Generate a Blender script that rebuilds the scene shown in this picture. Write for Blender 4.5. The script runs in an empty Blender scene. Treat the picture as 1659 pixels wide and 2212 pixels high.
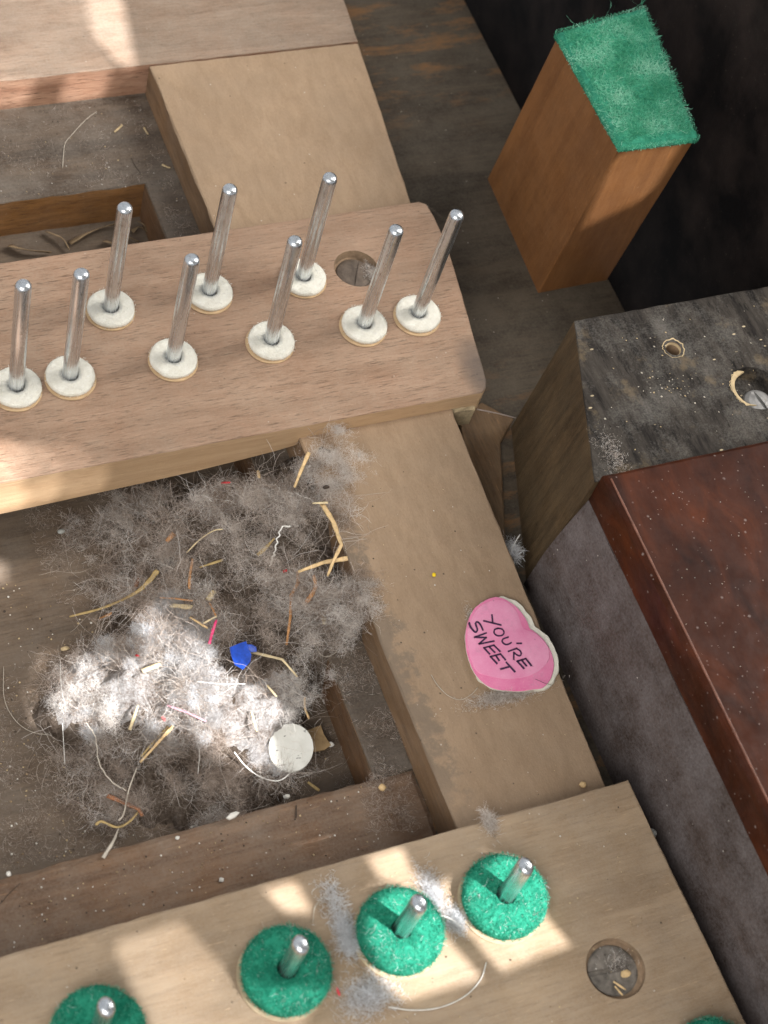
import bpy, bmesh, math, random
import numpy as np
from mathutils import Vector, Matrix, geometry, noise as mnoise

random.seed(7)
rng = np.random.default_rng(11)
PXI = 1/85.0
S = 0.01                                   # everything below is written in centimetres
scn = bpy.context.scene
COL = scn.collection

# ------------------------------------------------------------------ camera
# photo measured at 1659 x 2212; rows of CR are the camera's right, down and forward axes
F_PX, PU, PV = 4000.0, 829.5, 1106.0
CR = np.array([[0.91450467, -0.34601232, 0.2096585],
               [-0.19254213, -0.82799378, -0.52664393],
               [0.35582122, 0.44125023, -0.82382613]])
CAM = np.array([-17.83744789, -17.13424909, 40.0])
cd = bpy.data.cameras.new('camera')
cam = bpy.data.objects.new('camera', cd)
COL.objects.link(cam)
scn.camera = cam
r_, u_, b_ = CR[0], -CR[1], -CR[2]
cam.matrix_world = Matrix(((r_[0], u_[0], b_[0], CAM[0]*S), (r_[1], u_[1], b_[1], CAM[1]*S),
                           (r_[2], u_[2], b_[2], CAM[2]*S), (0, 0, 0, 1)))
cd.sensor_fit = 'VERTICAL'
cd.sensor_height = 24.0
cd.lens = 24.0*F_PX/2212.0
cd.clip_start = 0.01
cd.clip_end = 20.0
cd.dof.use_dof = True
cd.dof.focus_distance = 0.485
cd.dof.aperture_fstop = 15.0

# ------------------------------------------------------------------ light
world = bpy.data.worlds.new('World')
scn.world = world
world.use_nodes = True
bg = world.node_tree.nodes['Background']
bg.inputs['Color'].default_value = (0.93, 0.96, 1.0, 1)
bg.inputs['Strength'].default_value = 0.46

SUN_DIR = np.array([-0.376, 0.521, -0.766])
SUN_DIR = SUN_DIR/np.linalg.norm(SUN_DIR)   # the way sunlight travels
sd = bpy.data.lights.new('sun', 'SUN')
sd.energy = 11.0
sd.angle = math.radians(0.42)
sd.color = (0.99, 0.99, 1.0)
sun = bpy.data.objects.new('sun', sd)
COL.objects.link(sun)
sun.rotation_euler = Vector(SUN_DIR).to_track_quat('-Z', 'Y').to_euler()

def area(name, loc, target, size, power, color):
    d = bpy.data.lights.new(name, 'AREA')
    d.shape = 'RECTANGLE'
    d.size, d.size_y = size[0]*S, size[1]*S
    d.energy = power
    d.color = color
    o = bpy.data.objects.new(name, d)
    COL.objects.link(o)
    o.location = Vector(loc)*S
    o.rotation_euler = (Vector(target)-Vector(loc)).to_track_quat('-Z', 'Y').to_euler()
    return o
area('window_light', (-60, -55, 70), (0, 4, 0), (60, 60), 7.0, (1.0, 0.97, 0.92))
area('window_light', (62, 2, 72), (0, 5, 0), (44, 60), 13.0, (1.0, 0.97, 0.92))

scn.view_settings.view_transform = 'Standard'
scn.view_settings.look = 'None'
scn.view_settings.exposure = 0.22
scn.view_settings.gamma = 1.0

# ------------------------------------------------------------------ helpers
def ray(u, v):
    return CR.T @ np.array([u-PU, v-PV, F_PX])
def at(u, v, z=0.0):
    d = ray(u, v)
    return CAM + d*(z-CAM[2])/d[2]
def at_y(u, v, y):
    d = ray(u, v)
    return CAM + d*(y-CAM[1])/d[1]
def n2(x, y, z=0.0):
    return mnoise.noise(Vector((x, y, z)))

def tag(o, label=None, cat=None, group=None, kind=None):
    if label: o['label'] = label
    if cat: o['category'] = cat
    if group: o['group'] = group
    if kind: o['kind'] = kind
    return o
def empty(name, loc=(0, 0, 0)):
    o = bpy.data.objects.new(name, None)
    COL.objects.link(o)
    o.location = Vector(loc)*S
    o.empty_display_size = 0.01
    return o
def link(name, me, parent=None, loc=None):
    o = bpy.data.objects.new(name, me)
    COL.objects.link(o)
    if parent is not None: o.parent = parent
    if loc is not None: o.location = Vector(loc)*S
    return o
def mesh(name, verts, faces, mats, parent=None, smooth=False, mi=None, loc=None):
    me = bpy.data.meshes.new(name)
    me.from_pydata([tuple(float(c)*S for c in v) for v in verts], [], faces)
    if not isinstance(mats, (list, tuple)): mats = [mats]
    for m in mats: me.materials.append(m)
    if mi is not None: me.polygons.foreach_set('material_index', mi)
    if smooth: me.polygons.foreach_set('use_smooth', [True]*len(me.polygons))
    me.update()
    return link(name, me, parent, loc)

def resample(poly, step, closed=True):
    out = []
    n = len(poly)
    for i in range(n if closed else n-1):
        a, b = np.array(poly[i], float), np.array(poly[(i+1) % n], float)
        k = max(1, int(np.linalg.norm(b-a)/step))
        for j in range(k): out.append(a+(b-a)*j/k)
    if not closed: out.append(np.array(poly[-1], float))
    return out
def plank(name, outline, z0, z1, mats, parent=None, bev=0.06, jit=0.015, step=0.35, zbot=None, seed=0.0):
    """prism of a counter-clockwise outline; worn, slightly wavy top arris. mats = (top, side)"""
    P = resample(outline, step)
    n = len(P)
    def off(d):
        res = []
        for i in range(n):
            t = P[(i+1) % n]-P[i-1]
            l = np.linalg.norm(t)+1e-9
            nr = np.array([-t[1], t[0]])/l
            res.append(P[i]+nr*d)
        return res
    A = off(0)
    B = off(bev*0.35)
    Cc = off(bev)
    v, f, mi = [], [], []
    for i in range(n):
        zb = zbot(A[i]) if zbot else z0
        v.append((A[i][0], A[i][1], zb))
    for i in range(n):
        j = jit*n2(A[i][0]*1.7+seed, A[i][1]*1.7, 3.1)
        v.append((A[i][0]+j, A[i][1]+j, z1-bev+jit*n2(A[i][0]*2+seed, A[i][1]*2)))
    for i in range(n):
        j = jit*n2(A[i][0]*2.3+seed, A[i][1]*2.3, 7.7)
        v.append((B[i][0]+j, B[i][1]+j, z1-bev*0.35))
    for i in range(n):
        j = jit*1.3*n2(A[i][0]*2.9+seed, A[i][1]*2.9, 1.3)
        v.append((Cc[i][0]+j, Cc[i][1]+j, z1))
    for k in range(3):
        for i in range(n):
            f.append((k*n+i, k*n+(i+1) % n, (k+1)*n+(i+1) % n, (k+1)*n+i))
            mi.append(1 if k < 1 else 0)
    f.append(tuple(range(3*n, 4*n))); mi.append(0)
    f.append(tuple(reversed(range(n)))); mi.append(1)
    return mesh(name, v, f, list(mats), parent, mi=mi)

def rect(x0, y0, x1, y1):
    return [(x0, y0), (x1, y0), (x1, y1), (x0, y1)]

def cut(o, cutter, keep=False):
    m = o.modifiers.new('cut', 'BOOLEAN')
    m.object = cutter
    m.operation = 'DIFFERENCE'
    m.solver = 'EXACT'
    m.material_mode = 'TRANSFER'
    bpy.context.view_layer.update()
    dg = bpy.context.evaluated_depsgraph_get()
    me = bpy.data.meshes.new_from_object(o.evaluated_get(dg))
    o.modifiers.clear()
    o.data = me
    if not keep: bpy.data.objects.remove(cutter)
def cyl_cutter(x, y, z0, z1, r0, r1=None, n=40):
    r1 = r1 or r0
    v = [(x+r0*math.cos(2*math.pi*i/n), y+r0*math.sin(2*math.pi*i/n), z0) for i in range(n)]
    v += [(x+r1*math.cos(2*math.pi*i/n), y+r1*math.sin(2*math.pi*i/n), z1) for i in range(n)]
    f = [(i, (i+1) % n, n+(i+1) % n, n+i) for i in range(n)] + [tuple(reversed(range(n))), tuple(range(n, 2*n))]
    return v, f

def lathe(prof, n=40, wob=0.0, seed=0.0):
    """prof = [(r,z)...]; open ends closed when r == 0"""
    v, f = [], []
    for k, (r, z) in enumerate(prof):
        for i in range(n):
            a = 2*math.pi*i/n
            rr = r*(1+wob*n2(math.cos(a)*2.2+seed, math.sin(a)*2.2, k*0.15))
            v.append((rr*math.cos(a), rr*math.sin(a), z))
    for k in range(len(prof)-1):
        for i in range(n):
            f.append((k*n+i, k*n+(i+1) % n, (k+1)*n+(i+1) % n, (k+1)*n+i))
    return v, f

# ------------------------------------------------------------------ materials
class NT:
    def __init__(self, name):
        self.m = bpy.data.materials.new(name)
        self.m.use_nodes = True
        self.t = self.m.node_tree
        self.n = self.t.nodes
        self.b = self.n['Principled BSDF']
        tc = self.n.new('ShaderNodeTexCoord')
        self.co = tc.outputs['Object']
    def l(self, a, b): self.t.links.new(a, b)
    def mapping(self, sc, loc=(0, 0, 0), rz=0.0):
        m = self.n.new('ShaderNodeMapping')
        m.inputs['Scale'].default_value = tuple(100*s for s in sc)
        m.inputs['Location'].default_value = loc
        m.inputs['Rotation'].default_value = (0, 0, rz)
        self.l(self.co, m.inputs['Vector'])
        return m.outputs['Vector']
    def noise(self, vec, scale=1.0, detail=6.0, rough=0.6, dist=0.0):
        x = self.n.new('ShaderNodeTexNoise')
        x.inputs['Scale'].default_value = scale
        x.inputs['Detail'].default_value = detail
        x.inputs['Roughness'].default_value = rough
        x.inputs['Distortion'].default_value = dist
        self.l(vec, x.inputs['Vector'])
        return x.outputs['Fac']
    def voro(self, vec, scale=1.0, feature='F1', rand=1.0):
        x = self.n.new('ShaderNodeTexVoronoi')
        x.inputs['Scale'].default_value = scale
        x.feature = feature
        x.inputs['Randomness'].default_value = rand
        self.l(vec, x.inputs['Vector'])
        return x.outputs['Distance']
    def ramp(self, fac, stops):
        r = self.n.new('ShaderNodeValToRGB')
        el = r.color_ramp.elements
        while len(el) < len(stops): el.new(0.5)
        for e, (p, c) in zip(el, stops):
            e.position = p
            e.color = (*c, 1) if isinstance(c, (tuple, list)) else (c, c, c, 1)
        self.l(fac, r.inputs['Fac'])
        return r.outputs['Color']
    def mix(self, fac, a, b, mode='MIX'):
        x = self.n.new('ShaderNodeMix')
        x.data_type = 'RGBA'
        x.blend_type = mode
        for s, k in ((fac, 0), (a, 6), (b, 7)):
            if isinstance(s, (int, float)): x.inputs[k].default_value = s
            elif isinstance(s, (tuple, list)): x.inputs[k].default_value = (*s, 1)
            else: self.l(s, x.inputs[k])
        return x.outputs[2]
    def math(self, op, a, b=0.5, c=None):
        x = self.n.new('ShaderNodeMath')
        x.operation = op
        x.use_clamp = op in ('MULTIPLY', 'ADD', 'SUBTRACT')
        for s, k in ((a, 0), (b, 1), (c, 2)):
            if s is None: continue
            if isinstance(s, (int, float)): x.inputs[k].default_value = s
            else: self.l(s, x.inputs[k])
        return x.outputs[0]
    def sep(self, vec):
        x = self.n.new('ShaderNodeSeparateXYZ')
        self.l(vec, x.inputs[0])
        return x.outputs
    def bump(self, h, strength=0.3, dist=0.02, normal=None):
        x = self.n.new('ShaderNodeBump')
        x.inputs['Strength'].default_value = strength
        x.inputs['Distance'].default_value = dist*S
        self.l(h, x.inputs['Height'])
        if normal is not None: self.l(normal, x.inputs['Normal'])
        return x.outputs['Normal']
    def done(self, col, rough=0.75, nrm=None, spec=0.3, metal=0.0):
        if isinstance(col, (tuple, list)): self.b.inputs['Base Color'].default_value = (*col, 1)
        else: self.l(col, self.b.inputs['Base Color'])
        if isinstance(rough, (int, float)): self.b.inputs['Roughness'].default_value = rough
        else: self.l(rough, self.b.inputs['Roughness'])
        if nrm is not None: self.l(nrm, self.b.inputs['Normal'])
        self.b.inputs['Specular IOR Level'].default_value = spec
        self.b.inputs['Metallic'].default_value = metal
        return self.m

def wood(name, dark, light, axis='x', dust=(0.33, 0.29, 0.25), dust_amt=0.35, pores=0.5, blotch=0.35, rough=0.7,
         specks=0.5, stain=None, spec=0.25, bump=0.6, seed=0.0, rz=0.0, grain=1.0):
    t = NT(name)
    g = {'x': (0.16, 1.6, 1.6), 'y': (1.6, 0.16, 1.6), 'z': (1.6, 1.6, 0.16), 'short': (1.5, 0.5, 1.5)}[axis]
    g = tuple(c*grain for c in g)
    base = t.mapping((1, 1, 1), (seed, seed*0.7, seed*0.3))
    gv = t.mapping(g, (seed, seed*0.3, 0), rz)
    big = t.noise(gv, 1.0, 5, 0.55, 0.6)
    fine = t.noise(gv, 7.0, 5, 0.65, 0.2)
    col = t.ramp(t.math('ADD', t.math('MULTIPLY', big, 0.6), t.math('MULTIPLY', fine, 0.4)),
                 [(0.39, dark), (0.61, light)])
    p = t.noise(gv, 10.0, 3, 0.6)
    pm = t.ramp(p, [(0.55, 0.0), (0.70, 1.0)])
    col = t.mix(t.math('MULTIPLY', pm, pores), col, tuple(c*0.42 for c in dark))
    bl = t.noise(base, 0.45, 4, 0.6)
    col = t.mix(t.math('MULTIPLY', t.ramp(bl, [(0.35, 1.0), (0.62, 0.0)]), blotch), col, tuple(c*0.55 for c in dark))
    dn = t.math('ADD', t.math('MULTIPLY', t.noise(base, 0.8, 6, 0.7), 0.6), t.math('MULTIPLY', t.noise(base, 14.0, 3, 0.7), 0.4))
    dm = t.math('MULTIPLY', t.ramp(dn, [(0.38, 0.0), (0.66, 1.0)]), dust_amt)
    col = t.mix(dm, col, dust)
    dr = t.noise(t.mapping((0.12, 0.12, 0.12), (seed*2, 1, 0)), 1.0, 3, 0.5)
    col = t.mix(t.ramp(dr, [(0.35, 0.28), (0.65, 0.0)]), col, tuple(c*0.6 for c in dark))
    sc_ = t.noise(t.mapping(tuple(c*0.5 for c in g), (seed+8, 2, 0), rz+0.05), 24.0, 2, 0.5)
    col = t.mix(t.math('MULTIPLY', t.ramp(sc_, [(0.68, 0.0), (0.74, 1.0)]), 0.3), col, tuple(min(1, c*1.5) for c in light))
    if stain is not None:
        col = stain(t, base, col)
    v1 = t.ramp(t.voro(base, 3.0), [(0.045, 1.0), (0.075, 0.0)])
    sel = t.ramp(t.noise(base, 2.2, 1, 0.5), [(0.55, 0.0), (0.6, 1.0)])
    col = t.mix(t.math('MULTIPLY', t.math('MULTIPLY', v1, sel), specks), col, (0.62, 0.57, 0.5))
    b2 = t.mapping((1, 1, 1), (seed+3.3, 5.1, 1.0))
    v2 = t.ramp(t.voro(b2, 1.7), [(0.03, 1.0), (0.055, 0.0)])
    col = t.mix(t.math('MULTIPLY', v2, specks*1.2), col, (0.03, 0.022, 0.016))
    hh = t.math('ADD', t.math('MULTIPLY', fine, 0.5), t.math('MULTIPLY', t.noise(base, 22.0, 3, 0.7), 0.5))
    hh = t.math('SUBTRACT', hh, t.math('MULTIPLY', pm, 0.4*pores))
    return t.done(col, rough, t.bump(hh, bump, 0.03), spec)

def edge_stain(x0, x1, colr=(0.10, 0.088, 0.075), lo=0.5, hi=0.58):
    """dirt flakes kept to a strip of the board"""
    def f(t, base, col):
        s = t.sep(t.mapping((1, 1, 1)))
        w = t.ramp(t.math('DIVIDE', t.math('SUBTRACT', s[0], x0), x1-x0), [(0.0, 1.0), (1.0, 0.0)])
        nn = t.math('ADD', t.math('MULTIPLY', t.noise(base, 1.7, 7, 0.75), 0.75), t.math('MULTIPLY', w, 0.25))
        y = t.ramp(t.math('MULTIPLY_ADD', s[1], 0.05, 0.5), [(0.27, 0.25), (0.36, 0.9), (0.66, 1.0), (0.78, 0.0)])
        m = t.math('MULTIPLY', t.math('MULTIPLY', t.ramp(nn, [(lo, 0.0), (hi, 1.0)]), t.ramp(w, [(0.12, 0.0), (0.5, 1.0)])), y)
        return t.mix(t.math('MULTIPLY', m, 0.5), col, colr)
    return f

def rail_smudge(t, base, col):
    s = t.sep(t.mapping((1, 1, 1)))
    dx = t.math('SUBTRACT', s[0], 3.55); dx.node.use_clamp = False
    dy = t.math('SUBTRACT', s[1], 7.7); dy.node.use_clamp = False
    q = t.math('ADD', t.math('POWER', dx, 2.0), t.math('MULTIPLY', t.math('POWER', dy, 2.0), 0.35)); q.node.use_clamp = False
    q = t.math('ADD', q, t.math('MULTIPLY', t.noise(base, 1.6, 5, 0.7), 0.35)); q.node.use_clamp = False
    return t.mix(t.ramp(q, [(0.22, 0.75), (0.75, 0.0)]), col, (0.10, 0.085, 0.075))
M = {}
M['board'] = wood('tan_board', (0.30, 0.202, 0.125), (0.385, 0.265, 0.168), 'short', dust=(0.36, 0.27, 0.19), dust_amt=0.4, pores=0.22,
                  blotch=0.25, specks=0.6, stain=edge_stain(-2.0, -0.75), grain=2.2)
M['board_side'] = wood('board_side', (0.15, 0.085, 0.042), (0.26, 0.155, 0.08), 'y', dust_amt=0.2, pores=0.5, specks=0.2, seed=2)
M['rail_top'] = wood('beech_rail', (0.285, 0.170, 0.108), (0.405, 0.257, 0.172), 'x', dust=(0.42, 0.335, 0.25), dust_amt=0.4, pores=0.9,
                     blotch=0.25, specks=0.35, seed=4, grain=1.6, stain=rail_smudge)
M['rail_side'] = wood('beech_rail_edge', (0.47, 0.30, 0.165), (0.58, 0.39, 0.23), 'x', dust_amt=0.08, pores=0.2, blotch=0.12, specks=0.1, seed=5, grain=1.3)
M['front_top'] = wood('front_rail_wood', (0.30, 0.205, 0.125), (0.44, 0.315, 0.20), 'x', dust=(0.43, 0.36, 0.28), dust_amt=0.45, pores=0.3,
                      blotch=0.4, specks=0.7, seed=8, grain=1.1)
M['back_top'] = wood('back_rail_wood', (0.20, 0.132, 0.090), (0.325, 0.224, 0.158), 'x', dust=(0.36, 0.31, 0.25), dust_amt=0.45, pores=0.6,
                     blotch=0.3, specks=0.4, seed=11, grain=1.5)
M['back_side'] = wood('back_rail_edge', (0.30, 0.15, 0.09), (0.48, 0.28, 0.18), 'x', dust_amt=0.12, pores=0.9, blotch=0.2, specks=0.15, seed=12, grain=1.5)
M['ledge'] = wood('dusty_ledge', (0.06, 0.042, 0.03), (0.15, 0.105, 0.072), 'x', dust=(0.25, 0.215, 0.18), dust_amt=0.7, pores=0.4,
                  blotch=0.5, specks=0.9, seed=14)
M['ledge_side'] = wood('bare_pine_edge', (0.19, 0.085, 0.026), (0.34, 0.165, 0.055), 'x', dust_amt=0.12, pores=0.9, blotch=0.4, specks=0.2, seed=15, grain=1.4)
M['ledge_front'] = wood('brown_ledge', (0.115, 0.060, 0.032), (0.235, 0.138, 0.08), 'x', dust=(0.26, 0.21, 0.165), dust_amt=0.6, pores=0.35,
                        blotch=0.5, specks=0.9, seed=17)
M['gap_wood'] = wood('gap_wood', (0.095, 0.052, 0.024), (0.19, 0.112, 0.055), 'y', dust=(0.15, 0.12, 0.085), dust_amt=0.35, pores=0.5, blotch=0.4, specks=0.2, seed=41)
M['ledge_wall'] = wood('brown_ledge_edge', (0.105, 0.05, 0.02), (0.2, 0.10, 0.042), 'y', dust_amt=0.2, pores=0.7, blotch=0.5, specks=0.2, seed=18)
M['deep'] = wood('deep_floor', (0.10, 0.068, 0.045), (0.205, 0.145, 0.098), 'x', dust=(0.20, 0.17, 0.14), dust_amt=0.55, pores=0.5, blotch=0.5, specks=0.9, seed=20)
def bed_wear(t, base, col):
    s = t.sep(t.mapping((1, 1, 1)))
    n = t.noise(t.mapping((0.5, 1.7, 1.0), (3.0, 1.0, 0.0)), 1.0, 6, 0.7)
    far = t.ramp(t.math('MULTIPLY_ADD', s[1], 0.03, 0.1), [(0.28, 1.0), (0.40, 0.0), (0.62, 0.0), (0.72, 1.0)])
    m = t.math('MULTIPLY', t.ramp(n, [(0.52, 0.0), (0.66, 0.85)]), far)
    return t.mix(m, col, (0.17, 0.085, 0.033))
M['dark_bed'] = wood('dark_key_bed', (0.036, 0.025, 0.016), (0.092, 0.068, 0.045), 'x', dust=(0.115, 0.095, 0.070), dust_amt=0.75, pores=0.5,
                     blotch=0.6, specks=0.35, seed=23, grain=0.9, stain=bed_wear)
M['dark_side'] = wood('dark_bed_edge', (0.02, 0.014, 0.01), (0.05, 0.034, 0.022), 'y', dust_amt=0.2, specks=0.1, seed=24)
M['block'] = wood('stained_block', (0.155, 0.060, 0.017), (0.235, 0.098, 0.030), 'z', dust=(0.3, 0.16, 0.08), dust_amt=0.25, pores=0.3, blotch=0.3,
                  specks=0.12, rough=0.55, spec=0.4, seed=27, bump=0.25)
M['key_block_side'] = wood('key_block_side', (0.058, 0.035, 0.016), (0.135, 0.085, 0.041), 'z', dust=(0.14, 0.11, 0.07), dust_amt=0.3, pores=0.6, blotch=0.4,
                           specks=0.1, seed=30, grain=2.2)
M['cheek'] = wood('dusty_cheek', (0.045, 0.030, 0.024), (0.085, 0.061, 0.052), 'y', dust=(0.20, 0.175, 0.175), dust_amt=0.75, pores=0.25, blotch=0.2, specks=0.6, seed=33)

def black_dusty():
    t = NT('black_dusty_top')
    b = t.mapping((1, 1, 1))
    gv = t.mapping((1.4, 0.3, 1), (2, 1, 0), 0.35)
    col = t.ramp(t.noise(gv, 2.2, 6, 0.7), [(0.35, (0.010, 0.008, 0.007)), (0.65, (0.062, 0.052, 0.043))])
    ck = t.noise(gv, 5.0, 4, 0.7)
    col = t.mix(t.ramp(ck, [(0.58, 0.0), (0.66, 0.8)]), col, (0.006, 0.005, 0.004))
    d = t.math('ADD', t.math('MULTIPLY', t.noise(b, 0.7, 7, 0.7), 0.7), t.math('MULTIPLY', t.noise(b, 18, 3, 0.7), 0.3))
    col = t.mix(t.ramp(d, [(0.49, 0.0), (0.70, 0.62)]), col, (0.205, 0.19, 0.17))
    g = t.noise(t.mapping((1, 1, 1), (9, 3, 2)), 1.1, 5, 0.7)
    col = t.mix(t.ramp(g, [(0.56, 0.0), (0.7, 0.6)]), col, (0.17, 0.125, 0.075))
    sp = t.ramp(t.voro(t.mapping((2.2, 4.5, 2), (1, 2, 3), 0.3), 1.1), [(0.10, 1.0), (0.15, 0.0)])
    sel = t.ramp(t.noise(t.mapping((1, 1, 1), (4, 4, 1)), 0.9, 2), [(0.56, 0.0), (0.6, 1.0)])
    col = t.mix(t.math('MULTIPLY', sp, sel), col, (0.5, 0.4, 0.26))
    h = t.math('ADD', t.math('MULTIPLY', t.noise(gv, 6, 5, 0.7), 0.6), t.math('MULTIPLY', t.noise(b, 16, 3, 0.7), 0.4))
    return t.done(col, 0.85, t.bump(h, 0.6, 0.06), 0.2)
M['black_dusty'] = black_dusty()

def mahogany():
    t = NT('red_mahogany')
    b = t.mapping((1, 1, 1))
    gv = t.mapping((1.2, 0.45, 1), (3, 0, 0), 0.3)
    col = t.ramp(t.noise(gv, 1.0, 6, 0.6, 0.8), [(0.30, (0.022, 0.007, 0.004)), (0.55, (0.056, 0.015, 0.006)), (0.75, (0.105, 0.026, 0.008))])
    dm = t.math('MULTIPLY', t.ramp(t.noise(b, 1.2, 6, 0.75), [(0.42, 0.0), (0.75, 1.0)]), 0.22)
    col = t.mix(dm, col, (0.115, 0.065, 0.055))
    v = t.ramp(t.voro(b, 2.6), [(0.06, 1.0), (0.12, 0.0)])
    sel = t.ramp(t.noise(b, 3.1, 1), [(0.48, 0.0), (0.56, 1.0)])
    sp = t.math('MULTIPLY', v, sel)
    sp2 = t.math('MULTIPLY', t.ramp(t.voro(t.mapping((1, 1, 1), (7, 2, 0)), 7.0), [(0.10, 1.0), (0.16, 0.0)]),
                 t.ramp(t.noise(b, 5.0, 1), [(0.55, 0.0), (0.6, 1.0)]))
    col = t.mix(t.math('MULTIPLY', t.math('ADD', sp, sp2), 0.55), col, (0.34, 0.27, 0.24))
    h = t.math('ADD', t.math('MULTIPLY', t.noise(b, 6, 4, 0.6), 0.35), sp)
    rg = t.ramp(t.noise(b, 3, 4, 0.7), [(0.35, 0.30), (0.7, 0.55)])
    t.done(col, rg, t.bump(h, 0.35, 0.04), 0.10)
    return t.m
M['mahogany'] = mahogany()

def plain(name, c, rough=0.6, var=0.15, metal=0.0, spec=0.3, scale=3.0, bump=0.2):
    t = NT(name)
    b = t.mapping((1, 1, 1))
    n = t.noise(b, scale, 5, 0.65)
    col = t.ramp(n, [(0.3, tuple(x*(1-var) for x in c)), (0.7, tuple(min(1, x*(1+var)) for x in c))])
    return t.done(col, rough, t.bump(t.noise(b, scale*5, 4, 0.7), bump, 0.02), spec, metal)

def steel():
    t = NT('pin_steel')
    oi = t.n.new('ShaderNodeObjectInfo')
    va = t.n.new('ShaderNodeVectorMath'); va.operation = 'ADD'
    cx_ = t.n.new('ShaderNodeCombineXYZ')
    t.l(t.math('MULTIPLY', oi.outputs['Random'], 1.0), cx_.inputs[0]); t.l(oi.outputs['Random'], cx_.inputs[2])
    t.l(t.co, va.inputs[0]); t.l(cx_.outputs[0], va.inputs[1])
    t.co = va.outputs[0]
    b = t.mapping((9, 9, 0.35))
    n = t.noise(b, 1.0, 5, 0.7)
    col = t.ramp(n, [(0.3, (0.60, 0.63, 0.66)), (0.7, (0.84, 0.87, 0.90))])
    dirt = t.noise(t.mapping((3, 3, 1.2)), 1.0, 5, 0.7)
    col = t.mix(t.ramp(dirt, [(0.5, 0.0), (0.7, 0.5)]), col, (0.32, 0.30, 0.27))
    sp = t.noise(t.mapping((6, 6, 5)), 1.0, 4, 0.7)
    col = t.mix(t.ramp(sp, [(0.62, 0.0), (0.7, 0.6)]), col, (0.16, 0.13, 0.10))
    rg = t.ramp(n, [(0.3, 0.20), (0.7, 0.34)])
    return t.done(col, rg, t.bump(n, 0.15, 0.01), 0.5, 0.96)
M['steel'] = steel()
M['screw'] = plain('dull_screw', (0.17, 0.148, 0.125), 0.6, 0.6, 0.35, bump=0.4)
M['screw_dark'] = plain('dark_screw', (0.13, 0.10, 0.078), 0.55, 0.4, 0.4, bump=0.4)
M['screw_grey'] = plain('grey_screw', (0.26, 0.25, 0.24), 0.5, 0.3, 0.35, bump=0.3)
M['raw_wood'] = plain('raw_pale_wood', (0.50, 0.38, 0.22), 0.85, 0.25, bump=0.6)
M['chip_wood'] = plain('rough_end_wood', (0.36, 0.28, 0.17), 0.9, 0.35, bump=0.9, scale=6)
M['pit_wood'] = plain('countersink_wood', (0.24, 0.165, 0.105), 0.9, 0.4, bump=0.7)

def felt(name, c_lo, c_hi, smudge=None, r0=0.2, r1=0.42):
    t = NT(name)
    b = t.mapping((1, 1, 1))
    n = t.math('ADD', t.math('MULTIPLY', t.noise(b, 9, 5, 0.75), 0.6), t.math('MULTIPLY', t.noise(b, 2.0, 4, 0.6), 0.4))
    col = t.ramp(n, [(0.36, c_lo), (0.64, c_hi)])
    if smudge:
        s = t.sep(b)
        r = t.math('SQRT', t.math('ADD', t.math('POWER', s[0], 2.0), t.math('POWER', s[1], 2.0)))
        rr = t.math('ADD', r, t.math('MULTIPLY', t.noise(b, 5, 3), 0.16))
        col = t.mix(t.ramp(rr, [(r0, 0.75), (r1, 0.0)]), col, smudge)
    return t.done(col, 0.95, t.bump(t.noise(b, 15, 4, 0.8), 0.8, 0.05), 0.05)
M['white_felt'] = felt('white_felt', (0.70, 0.66, 0.56), (0.85, 0.825, 0.74), (0.18, 0.19, 0.19), 0.27, 0.40)
M['green_felt'] = felt('green_felt', (0.006, 0.12, 0.07), (0.035, 0.30, 0.19))
M['green_pad'] = felt('green_pad_felt', (0.02, 0.17, 0.10), (0.07, 0.36, 0.23))
M['card'] = plain('card_washer', (0.52, 0.36, 0.21), 0.85, 0.15)
M['pale_card'] = plain('pale_card_washer', (0.40, 0.31, 0.20), 0.85, 0.2)

def fibre(name, stops, trans=0.3, rough=0.7):
    t = NT(name)
    a = t.n.new('ShaderNodeAttribute')
    a.attribute_name = 'tone'
    col = t.ramp(a.outputs['Fac'], stops)
    t.done(col, rough, None, 0.15)
    tr = t.n.new('ShaderNodeBsdfTranslucent')
    t.l(col, tr.inputs['Color'])
    mx = t.n.new('ShaderNodeMixShader')
    mx.inputs[0].default_value = trans
    t.l(t.b.outputs[0], mx.inputs[1])
    t.l(tr.outputs[0], mx.inputs[2])
    t.l(mx.outputs[0], t.n['Material Output'].inputs['Surface'])
    return t.m
M['fluff'] = fibre('grey_fluff', [(0.0, (0.17, 0.12, 0.085)), (0.4, (0.42, 0.335, 0.275)), (0.75, (0.64, 0.57, 0.51)), (1.0, (0.82, 0.79, 0.76))])
M['pale_fluff'] = fibre('pale_fluff', [(0.0, (0.40, 0.35, 0.32)), (0.5, (0.66, 0.645, 0.64)), (1.0, (0.87, 0.885, 0.91))], trans=0.4)
M['green_fuzz'] = fibre('green_fuzz', [(0.0, (0.008, 0.13, 0.075)), (0.6, (0.03, 0.30, 0.19)), (1.0, (0.18, 0.52, 0.38))])
M['pad_fuzz'] = fibre('pad_fuzz', [(0.0, (0.04, 0.27, 0.14)), (0.5, (0.13, 0.50, 0.32)), (1.0, (0.46, 0.76, 0.60))])
M['white_fuzz'] = fibre('white_fuzz', [(0.0, (0.72, 0.68, 0.60)), (1.0, (0.90, 0.88, 0.82))])
M['straw'] = plain('straw', (0.62, 0.43, 0.22), 0.6, 0.3, scale=6)
M['pale_straw'] = plain('pale_straw', (0.66, 0.53, 0.32), 0.6, 0.2, scale=6)
M['olive_straw'] = plain('olive_straw', (0.42, 0.30, 0.13), 0.65, 0.35, scale=5)
M['orange_straw'] = plain('orange_straw', (0.42, 0.21, 0.085), 0.65, 0.3, scale=5)
M['rust_straw'] = plain('rust_straw', (0.30, 0.125, 0.055), 0.65, 0.3, scale=5)
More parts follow.
